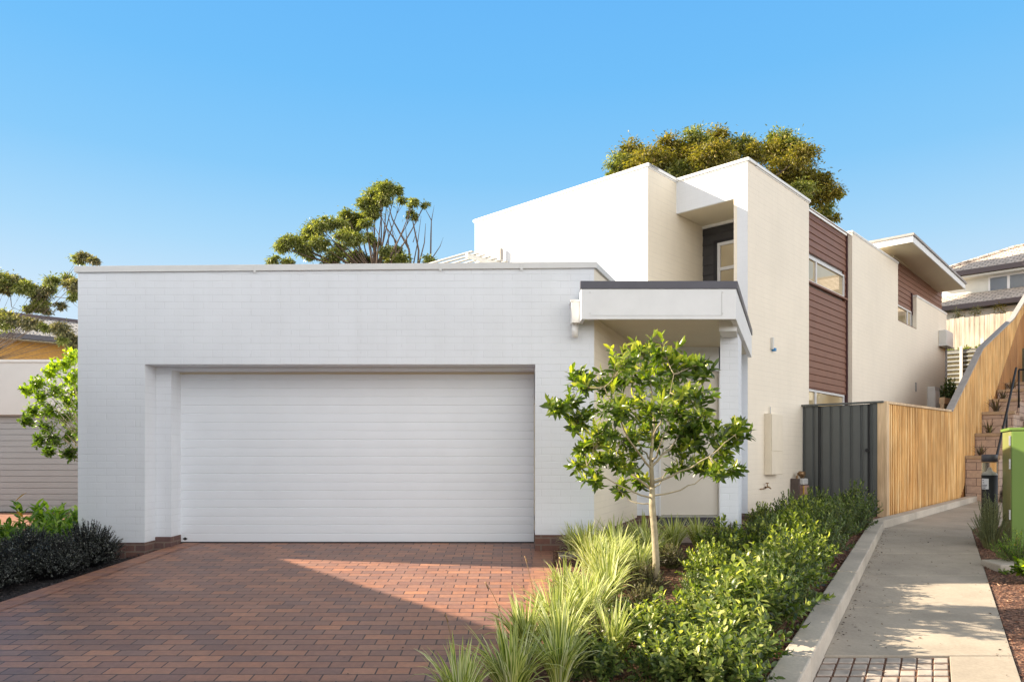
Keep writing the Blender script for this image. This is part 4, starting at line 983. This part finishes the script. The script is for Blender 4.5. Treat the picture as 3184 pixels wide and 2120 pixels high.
# left tree
Yl = 19.
def cl_(x, y, dy=0.): return at(x/3.92*.7396, (760+y/3.92)*.7396, Yl+dy)
cl = [(60, 430, 80), (-40, 430, 90), (180, 470, 85), (60, 520, 80), (300, 530, 80), (400, 560, 70), (480, 620, 80), (560, 560, 50), (620, 440, 60), (600, 530, 60), (500, 700, 60), (520, 760, 60), (420, 770, 45), (340, 780, 40), (560, 810, 40), (740, 760, 45), (850, 430, 70), (900, 500, 75), (920, 600, 50), (880, 650, 35), (960, 180, 55), (1030, 150, 50), (1090, 170, 45), (60, 880, 80), (140, 930, 70), (30, 960, 80), (350, 960, 60), (440, 980, 55), (560, 1010, 50), (740, 1020, 70), (800, 1110, 80), (870, 1160, 70), (900, 1240, 60), (760, 1180, 45), (1150, 200, 40)]
sl = Yl/FD/3.92*.7396
cll = [(cl_(x, y, R.uniform(-.6, .6)), r*sl*1.15) for x, y, r in cl]
cloud_tree('olive_tree', 'sparse grey green tree in front of the brick house roof', 'tree', cl_(-500, 3000), cl_(-420, 1500), cll, [('leaf_grey', .7), ('leaf_gum', .3)], 30000, .085, .05, twigs=1, limb_r=.011,
           extra=[([cl_(130, 650), cl_(140, 760), cl_(180, 780), cl_(420, 870)], .02), ([cl_(0, 820), cl_(100, 820), cl_(190, 770)], .02), ([cl_(690, 640), cl_(830, 660), cl_(950, 770)], .02)])

def shoots(tips, roots, per, ln, wd, spread=1., along=.45):
    """leaves set around each shoot in a spiral, a rosette at its tip"""
    P, D, U = [], [], []
    for tip, root in zip(tips, roots):
        tip, root = np.array(tip), np.array(root); ax = tip-root; Ls = np.linalg.norm(ax)+1e-6; ax /= Ls
        s_ = np.cross(ax, [0.1, .3, 1.]); s_ /= np.linalg.norm(s_)+1e-9; q_ = np.cross(ax, s_)
        for k in range(per):
            f = k/per; a = k*2.4+rng.random()*.6
            rad = s_*math.cos(a)+q_*math.sin(a)
            P.append(tip-ax*Ls*along*(1-f)); D.append(ax*(.25+.75*f)*1.0+rad*(1.1-.75*f)*spread+np.array([0, 0, .12])); U.append(ax+rad*.05)
    return np.array(P), np.array(D), np.array(U)
# young feature tree -----------------------------------------------------------
Ym = 6.75
def cm(x, y, dy=0.): return at(x, y, Ym+dy)
tb_ = cm(1508, 1378); 
cl = [(1480, 805, 32), (1430, 835, 34), (1530, 812, 34), (1565, 850, 38), (1615, 850, 22), (1470, 865, 46), (1525, 880, 46), (1400, 885, 36), (1345, 865, 26), (1330, 885, 20), (1310, 935, 26), (1280, 940, 22), (1345, 965, 28), (1420, 940, 44), (1480, 940, 46), (1545, 940, 46), (1600, 915, 40), (1610, 960, 36), (1380, 1000, 34), (1350, 1025, 26), (1345, 1065, 24), (1395, 1060, 34), (1440, 1010, 42), (1500, 1005, 44), (1560, 1005, 40), (1610, 1015, 34), (1655, 1005, 28), (1695, 985, 20), (1705, 1015, 18), (1660, 1045, 28), (1620, 1075, 28), (1565, 1065, 34), (1695, 1085, 16), (1655, 1090, 20), (1450, 1070, 30), (1365, 1105, 20), (1430, 1125, 14), (1320, 985, 24), (1470, 1105, 16), (1610, 830, 16), (1590, 1000, 30)]
t = thing('feature_tree', 'young broad leaved tree with slim trunk in front of the entry', 'tree', tb_)
g = MB(); fork = cm(1500, 1165); g.tube([tb_, cm(1509, 1290), cm(1505, 1220), fork, cm(1500, 1120)], [.038, .034, .031, .032, .024], 12)
g.build('trunk', 'bark', t)
g = MB(); g.tube([cm(1500, 1120), cm(1497, 1050), cm(1505, 960), cm(1495, 870)], [.024, .017, .012, .006], 8)
mains = []
for (x, y, sy, dy, r0) in ((1310, 945, 1130, .3, .012), (1390, 890, 1080, -.4, .012), (1470, 830, 990, .2, .01), (1550, 860, 1010, -.3, .01), (1610, 930, 1070, .4, .012), (1690, 1000, 1110, -.2, .012), (1650, 1080, 1140, .3, .010), (1350, 1070, 1145, -.3, .010), (1420, 1120, 1160, .2, .007), (1440, 960, 1060, .6, .010), (1540, 970, 1060, -.6, .010), (1560, 1050, 1130, .6, .009)):
    a_, c_ = cm(1501, sy), cm(x, y, dy); m_ = (a_+c_)/2+Vector((R.uniform(-.05, .05), R.uniform(-.08, .08), -.10))
    pts = bez(a_, m_, c_, 9)
    pts = [p_+Vector(rdir(1)[0])*(.012 if 0 < q_ < 9 else 0) for q_, p_ in enumerate(pts)]
    g.tube(pts, [r0*(1-.75*k/9) for k in range(10)], 7); mains += pts[3:]
tips, roots = [], []
for i, (x, y, r) in enumerate(cl):
    dy = R.uniform(-.65, .65)*(1-abs(x-1500)/300)
    c = cm(x, y, dy); r3 = r*Ym/FD*1.45
    st_ = min(mains, key=lambda p_: (p_-c).length+.3*max(0, p_.z-c.z))
    pts = bez(st_, (st_+c)/2+Vector((R.uniform(-.03, .03), R.uniform(-.03, .03), -.03)), c, 5)
    g.tube(pts, [.005, .0045, .004, .0035, .003, .0025], 5)
    for k in range(max(5, int(r/3.1))):
        d_ = Vector(rdir(1)[0]); d_.z = d_.z*.85+.15; tip = c+d_*r3*R.uniform(.25, 1.05); o_ = pts[R.randint(2, 5)]; root = o_.lerp(tip, .3)
        g.tube([o_, (o_+tip)/2+Vector((0, 0, -.008)), tip], [.0028, .0022, .0015], 4); tips.append(tip); roots.append(root)
g.build('branches', 'bark', t)
P, D, U = shoots(tips, roots, 10, .1, .03, 1., .9)
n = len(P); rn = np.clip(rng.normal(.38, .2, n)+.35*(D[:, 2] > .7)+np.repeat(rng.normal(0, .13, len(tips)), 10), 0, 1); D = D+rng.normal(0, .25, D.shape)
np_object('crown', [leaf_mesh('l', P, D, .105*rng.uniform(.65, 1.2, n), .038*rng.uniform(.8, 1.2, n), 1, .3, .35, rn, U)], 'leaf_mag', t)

# lime tree beside the garage
Yi = 10.2
def ci(x, y, dy=0.): return at(x/1.96*.7396, (700+y/1.96)*.7396, Yi+dy)
cl = [(440, 800, 45), (400, 850, 45), (330, 870, 50), (300, 900, 40), (440, 930, 60), (470, 1000, 60), (230, 970, 45), (165, 1010, 40), (250, 1040, 50), (340, 1010, 60), (420, 1070, 70), (200, 1130, 45), (300, 1130, 60), (155, 1190, 40), (400, 1170, 70), (280, 1230, 55), (430, 1280, 65), (240, 1310, 45), (330, 1310, 55), (300, 1375, 35), (420, 1390, 45), (500, 1100, 60), (500, 900, 60), (510, 1250, 60), (560, 1000, 70), (560, 1200, 70)]
si = Yi/FD/1.96*.7396; t = thing('small_tree', 'small lime green leafy tree at the left corner of the garage', 'tree', ci(560, 1850, .3))
g = MB(); g.tube([ci(560, 1850, .3), ci(540, 1500), ci(520, 1200), ci(500, 900)], [.035, .03, .02, .01], 8); g.build('trunk', 'bark', t)
g = MB(); tips, roots = [], []
for x, y, r in cl:
    c = ci(x, y, R.uniform(-.4, .4)); r3 = r*si*1.25
    g.tube(bez(ci(540, 1500), ci(530, (y+1500)/2), c, 5), [.012*(1-.8*k/5) for k in range(6)], 5)
    for k in range(30):
        d_ = Vector(rdir(1)[0]); tip = c+d_*r3*R.uniform(.2, 1.05); tips.append(tip); roots.append(c-Vector((0, 0, .02))); g.tube([c, tip], [.004, .002], 4)
g.build('branches', 'bark', t)
P, D, U = shoots(tips, roots, 8, .1, .03, 1., .8); n = len(P); D = unit(D)+rdir(n)*.5
rn = np.clip(rng.normal(.3, .16, n)+.42*(P[:, 2]-.35), 0, 1)  # leaf tone darkens downward, painting in the shade on the lower crown
np_object('crown', [leaf_mesh('l', P, D, .062*rng.uniform(.6, 1.2, n), .03*rng.uniform(.8, 1.2, n), 1, .3, .3, rn, U)], 'leaf_lime', t)

# shrubs: a few moulds, then copies
def shrub_mould(seed, leafmat, r, h, nshoot, per, ln, wd, detail=1, upright=.5, along=.55, rand=.25):
    st = np.random.default_rng(seed); tips, roots = [], []; g = MB()
    for k in range(nshoot):
        a = st.random()*6.283; e_ = st.random()**.6; rr = r*e_*st.uniform(.75, 1.08); zz = h*(1-.55*e_*e_)*st.uniform(.72, 1.12)*(1 if st.random() > .3 else st.uniform(.35, .8))
        tip = Vector((rr*math.cos(a), rr*math.sin(a), zz)); b_ = Vector((rr*.25*math.cos(a), rr*.25*math.sin(a), 0))
        root = b_.lerp(tip, .35)+Vector((0, 0, h*.05)); tips.append(tip); roots.append(root); g.tube([b_, root, tip], [.006, .004, .002], 4, False)
    P, D, U = shoots(tips, roots, per, ln, wd, 1., along+.3); n = len(P)
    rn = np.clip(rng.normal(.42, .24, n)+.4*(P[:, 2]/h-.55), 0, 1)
    if rand: D = unit(D)*(1-rand)+rdir(n)*rand
    return g, leaf_mesh('l', P, D, ln*rng.uniform(.6, 1.25, n), wd*rng.uniform(.8, 1.2, n), detail, .25, .35, rn, U)
class Mould:
    def __init__(s, name, stem, leafpack, leafmat, stemmat='stem'):
        s.name, s.g, s.lp, s.lm, s.smat, s.first = name, stem, leafpack, leafmat, stemmat, None
    def place(s, loc, rot, sc_, label, cat, group=None):
        t = bpy.data.objects.new(s.name, None); COL.objects.link(t); tag(t, label, cat, group)
        if s.first is None:
            a = s.g.build('stems', s.smat, t); b = np_object('foliage', [s.lp], s.lm, t); a.location = b.location = (0, 0, 0); s.first = (a, b)
        else:
            for q in s.first:
                c = q.copy(); COL.objects.link(c); c.parent = t
        t.location = loc; t.rotation_euler = (0, 0, rot); t.scale = sc_
        return t
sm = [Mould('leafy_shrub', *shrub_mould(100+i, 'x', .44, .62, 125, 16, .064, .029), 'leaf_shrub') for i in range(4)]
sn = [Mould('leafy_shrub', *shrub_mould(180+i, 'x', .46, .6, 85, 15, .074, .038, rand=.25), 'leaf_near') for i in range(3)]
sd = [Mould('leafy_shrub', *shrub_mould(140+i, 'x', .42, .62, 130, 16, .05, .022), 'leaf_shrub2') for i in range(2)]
SH = [(5.75, 11.65, .95, 'd', 'dark green shrub at the foot of the paling fence post'), (4.95, 11.5, .85, 'd', 'dark green shrub in front of the dark grey gate'), (4.35, 11.1, .75, 'd', 'green shrub below the gas meter'),
      (5.1, 10.65, .8, 'd', 'bushy green shrub by the bend in the kerb'), (4.3, 10.2, .75, 'l', 'second shrub back from the house side wall, below the tap'), (3.75, 10.6, .55, 'l', 'low shrub against the house corner'),
      (4.55, 9.6, .8, 'd', 'green shrub on the kerb side level with the house corner'), (3.7, 9.4, .75, 'l', 'yellow green shrub standing right of the white porch column'), (3.05, 8.8, .62, 'l', 'low shrub in front of the white porch column'),
      (3.95, 8.6, .85, 'd', 'dense shrub by the kerb left of the concrete block'), (3.2, 8.0, .9, 'l', 'sunlit shrub in the middle of the bed right of the young tree'), (2.45, 8.15, .8, 'l', 'tall shooting shrub directly in front of the front door'),
      (3.5, 7.5, .8, 'l', 'glossy shrub beside the sunlit stretch of kerb'), (2.75, 7.2, .85, 'l', 'rounded glossy shrub right of the young tree trunk'), (2.05, 7.35, .6, 'l', 'low glossy shrub at the foot of the young tree'),
      (2.95, 6.5, .75, 'l', 'glossy shrub overhanging the mulch by the kerb, halfway along the bed'), (2.2, 6.4, .85, 'l', 'large glossy shrub in front of the young tree'), (1.65, 6.35, .45, 'd', 'dark low shrub between flax and young tree'),
      (2.3, 5.6, .8, 'l', 'glossy shrub in the near bed next to the kerb'), (1.65, 5.45, .85, 'l', 'silvery green shrub at the near end of the bed'), (1.55, 4.75, .75, 'l', 'nearest shrub beside the kerb at the bottom edge'),
      (1.05, 5.0, .7, 'l', 'shrub at the bottom edge right of the bronze ground plant'), (1.0, 4.35, .65, 'l', 'shrub cut by the bottom edge right of the flax'), (1.35, 4.2, .6, 'l', 'cut off glossy shrub at the bottom edge nearest the kerb'), (2.6, 6.9, .8, 'd', 'dark glossy shrub behind the large one in front of the young tree'), (3.2, 8.9, .7, 'd', 'dark shrub right of the porch column base'), (1.9, 6.9, .55, 'l', 'low glossy shrub in front of the tree trunk base'), (1.95, 5.9, .8, 'l', 'leafy shrub in the middle of the near bed'), (2.6, 6.05, .75, 'd', 'dark leafy shrub beside the kerb where the sun patches start'), (1.45, 5.45, .6, 'l', 'glossy shrub behind the bronze plant near the bottom edge'), (.85, 5.45, .45, 'd', 'small dark shrub squeezed between flax and glossy shrubs'), (1.9, 4.4, .6, 'l', 'cut off shrub leaning on the near kerb top'), (.55, 4.55, .5, 'l', 'small glossy shrub at the bottom edge touching the flax')]
for i, (x, y, k, kd_, lab) in enumerate(SH):
    m_ = (sd[i % 2] if kd_ == 'd' else (sn[i % 3] if y < 6.7 else sm[i % 4])); ks = .85 if kd_ == 'l' else 1.
    x = min(x, kerb_out(y)[0]-.40*1.12*k-(-.02 if y < 10.5 else -.15)); kz = 1.2 if y > 9 else 1.05
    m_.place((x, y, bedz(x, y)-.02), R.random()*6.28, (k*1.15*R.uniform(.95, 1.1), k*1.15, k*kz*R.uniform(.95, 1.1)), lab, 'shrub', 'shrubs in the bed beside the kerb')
# bronze small leaved plants
bz_ = Mould('bronze_shrub', *shrub_mould(201, 'x', .2, .24, 110, 14, .02, .012, 0, rand=.7), 'leaf_tiny')
for x, y, k, lab in ((.62, 5.0, 1.1, 'tiny leaved bronze shrub between the flax clumps at the bottom edge'), (1.75, 7.75, 1., 'tiny leaved bronze shrub behind the young tree trunk'), (1.3, 6.75, 1., 'tiny leaved bronze shrub at the foot of the young tree'), (1.1, 5.9, 1., 'tiny leaved bronze shrub in the gap of mulch below the flax'), (2.9, 9.4, 1., 'tiny leaved bronze shrub beside the porch slab')):
    bz_.place((x, y, bedz(x, y)-.01), R.random()*6, (k*1.2, k*1.2, k*1.15), lab, 'shrub', 'bronze small leaved shrubs')
# flax tufts
def flax_mould(seed, nb, ln):
    st = np.random.default_rng(seed); V, UV = [], []; seg = 6
    for b in range(nb):
        a = st.random()*6.283; lean = st.uniform(.15, 1.15); L_ = ln*st.uniform(.6, 1.15); w_ = st.uniform(.010, .019); rd = st.random()
        base = np.array([math.cos(a), math.sin(a), 0])*st.uniform(0, .06); rad = np.array([math.cos(a), math.sin(a), 0.]); tw = st.normal(0, .35)
        sd_ = np.array([-math.sin(a+tw), math.cos(a+tw), 0]); curl = st.uniform(.5, 1.7)*lean
        p = base.copy(); ang = lean*.35
        for k in range(seg+1):
            f = k/seg; w2 = w_*(1-f**2.2)*(0.7+.6*min(1, f*3)) if k < seg else .0004
            up_ = rad*math.cos(ang)*-1*0+np.array([0, 0, 1.])*0
            nn = np.cross(sd_, rad*math.sin(ang)+np.array([0, 0, math.cos(ang)]))
            V += [p-sd_*w2+nn*w2*.35, p, p+sd_*w2+nn*w2*.35]; UV += [(0, rd), (.5, rd), (1, rd)]
            p = p+(rad*math.sin(ang)+np.array([0, 0, math.cos(ang)]))*L_/seg; ang += curl*1.5/seg*(0.5+f)
    faces = []
    for k in range(seg):
        for j in range(2): faces.append((k*3+j, k*3+j+1, k*3+j+4, k*3+j+3))
    return (np.array(V), faces, (seg+1)*3, np.array(UV), nb)
class FlaxMould:
    def __init__(s, seed, nb, ln): s.p = flax_mould(seed, nb, ln); s.first = None
    def place(s, loc, rot, k, label):
        if s.first is None: o = s.first = np_object('flax_clump', [s.p], 'flax')
        else: o = s.first.copy(); COL.objects.link(o)
        o.location = loc; o.rotation_euler = (0, 0, rot); o.scale = (k, k, k); tag(o, label, 'flax', 'variegated flax clumps by the driveway'); return o
fm = [FlaxMould(300+i, 115, .53) for i in range(4)]
FX = [(.85, 8.05, .95, 'cream striped flax clump beside the pit cover'), (1.2, 8.35, .95, 'cream striped flax clump at the foot of the garage side wall'), (1.6, 8.6, .95, 'striped flax clump tall against the brown plinth'), (2.0, 8.75, .85, 'striped flax clump in front of the door step'), (2.35, 8.95, .8, 'striped flax clump under the front door, rightmost of the back row'),
      (.85, 7.45, 1.0, 'striped flax clump spilling over the sunny driveway edge'), (1.15, 7.75, .95, 'striped flax clump left of the young tree trunk'), (1.6, 8.1, .85, 'striped flax clump directly behind the young tree trunk'),
      (.9, 6.85, 1.0, 'bright striped flax clump in the middle of the sunny group'), (1.0, 7.15, .95, 'striped flax clump in front of the young tree, left side'), (.85, 6.3, .9, 'front flax clump of the sunny group beside bare mulch'),
      (.35, 5.4, 1.0, 'striped flax clump reaching over the shaded pavers, second group'), (.6, 5.65, .95, 'striped flax clump right of the second group, before the mulch gap'), (.1, 5.15, .85, 'low striped flax clump hanging furthest over the pavers'),
      (.0, 4.35, .95, 'nearest striped flax clump at the bottom edge'), (.3, 4.45, .85, 'bottom edge flax clump beside the small glossy shrub'), (1.35, 7.5, .8, 'striped flax clump just left of the bronze shrub under the tree'), (.75, 8.5, .75, 'striped flax clump nearest the garage door side'), (.5, 6.5, .8, 'low striped flax clump hanging over the sunny pavers'), (.35, 4.95, .9, 'striped flax clump between the nearest and the second group'), (.6, 6.05, .8, 'small striped flax clump between the two bigger groups'), (.7, 4.9, .8, 'striped flax clump behind the bronze plant at the bottom edge'), (-.3, 4.15, .8, 'leftmost flax clump cut by the bottom edge')]
for i, (x, y, k, lab) in enumerate(FX): fm[i % 4].place((x, y, bedz(x, y)-.02), R.random()*6.28, k, lab)
# right bed plants
lav = Mould('lavender_bush', *shrub_mould(401, 'x', .3, .72, 170, 22, .03, .006, 0, along=.5), 'leaf_lav')
lav.place((6.72, 9.95, -1.32), 0, (.95, .95, 1.05), 'grey green lavender bush in front of the bollard light', 'shrub')
rz = Mould('compact_shrub', *shrub_mould(402, 'x', .3, .42, 110, 16, .03, .013, 0), 'leaf_bright')
rz.place((6.15, 8.6, -1.35), 0, (1, 1, 1), 'fine leaved bright green shrub beside the concrete block', 'shrub')
lm = Mould('compact_shrub', *shrub_mould(403, 'x', .28, .3, 50, 12, .06, .035, 1), 'leaf_lime')
lm.place((5.75, 7.75, -1.38), 0, (1, 1, 1), 'lime leaved shrub cut by the right edge', 'shrub')
wd = Mould('weed', *shrub_mould(404, 'x', .09, .08, 14, 7, .03, .014, 1), 'leaf_lime')
wd.place((5.72, 8.25, -1.39), 0, (1, 1, .8), 'tiny weed growing at the right path edge', 'weed')
# left bed plants
ph = [Mould('photinia_shrub', *shrub_mould(500+i, 'x', .5, .85, 60, 13, .14, .05, 1, along=.5), 'leaf_bright') for i in range(2)]
for i, (x, y, k, lab) in enumerate([(-6.0, 8.9, 1.1, 'tall bright green long leaved shrub at the left edge'), (-5.55, 8.6, .82, 'bright green long leaved shrub behind the dark shrubs'), (-5.75, 9.6, .95, 'bright green long leaved shrub close to the garage corner'), (-6.4, 8.4, .9, 'bright green shrub cut by the left edge')]):
    ph[i % 2].place((x, y, -1.36), i*1.3, (k, k, k*.85), lab, 'shrub', 'bright green shrubs left of the garage')
dk = [Mould('dark_shrub', *shrub_mould(600+i, 'x', .43, .56, 620, 18, .022, .016, 0, along=.35, rand=.85), 'leaf_black', 'black') for i in range(2)]
for i, (x, y, k, lab) in enumerate([(-5.35, 7.3, .95, 'near black clipped shrub at the left edge, beside the driveway'), (-5.0, 7.75, .9, 'near black rounded shrub in the middle of the dark row'), (-4.95, 8.25, 1.0, 'near black shrub against the garage corner'), (-5.75, 7.7, 1.0, 'near black shrub behind the one at the left edge'), (-5.5, 8.1, .95, 'near black shrub below the long leaved green shrubs')]):
    dk[i % 2].place((x, y, drive_z(y)-.08), i*1.1, (k, k, k*.95), lab, 'shrub', 'dark shrubs left of the driveway')
# hedge and plants further back
dr = Mould('dense_bush', *shrub_mould(700, 'x', .5, .9, 130, 14, .09, .045, 0), 'leaf_shrub2')
p = at(2185, 935, 21.2); dr.place((p.x, p.y, p.z-.1), 0, (1., 1., 1.), 'dense dark bush behind the paling fence at the wall end', 'shrub')
hm = shrub_mould(701, 'x', .5, .5, 120, 12, .07, .04, 0)
hg = Mould('hedge_plant', *hm, 'leaf_shrub')
for i in range(8):
    q = mv(mv((15.55, 25.45), o2, -1.9+i*.5), (0, 0), 0); hg.place((q[0], q[1], 3.45), i*.9, (.8, .8, .75), 'low yellow green plants on top of the corrugated wall', 'shrub', 'hedge plants on the corrugated wall')
for px, py, lab in ((2207, 735, 'small dark sapling above the pale fence by the wall end'), (2240, 728, 'middle dark sapling above the pale fence'), (2302, 722, 'reddish topped sapling above the pale fence')):
    c = at(px, py-16, 27.2); cloud_tree('sapling', lab, 'tree', (c.x, c.y, 2.6), (c.x, c.y, c.z-.3), [(c+Vector((R.uniform(-.14, .14), 0, R.uniform(-.3, .1))), .16) for _ in range(5)], [('leaf_grey' if px < 2300 else 'leaf_gold', 1)], 200, .09, .02, 'saplings above the pale fence')
# strappy plants on the terraces
spn = [(a_+.15, c_) for a_, b_, c_, d_ in tiers[:5]]
fs_ = None
sp_p = flax_mould(800, 26, .55)
for i, (u, z_) in enumerate(spn):
    if fs_ is None: o = fs_ = np_object('strappy_plant', [sp_p], 'succulent')
    else: o = fs_.copy(); COL.objects.link(o)
    o.location = FF(u+.1, z_-.04, .3); o.rotation_euler = (0, 0, i*1.3); k_ = .7+.12*(i % 3); o.scale = (k_, k_, k_)
    tag(o, f'bronze strap leaved plant on the {tiers[i][3]} stone terrace', 'plant', 'strappy plants on the terraces')
# tall dead grass stalks by the near flax
g = MB()
for (x, y, tx, tz) in ((-.35, 4.45, -.42, -1.0), (.25, 5.2, .35, -.75), (.2, 5.6, .1, -.8), (-.05, 5.3, -.2, -.95)):
    b_ = Vector((x, y, bedz(x, y))); g.tube(bez(b_, b_+Vector((0, 0, .3)), (tx, y, tz), 6), .0022, 4); g.tube([(tx, y, tz), (tx+.02, y, tz-.05)], [.006, .003], 5)
tag(g.build('dry_stalks', 'brass'), 'thin dry flower stalks rising from the near flax', 'stalks', kind='stuff')
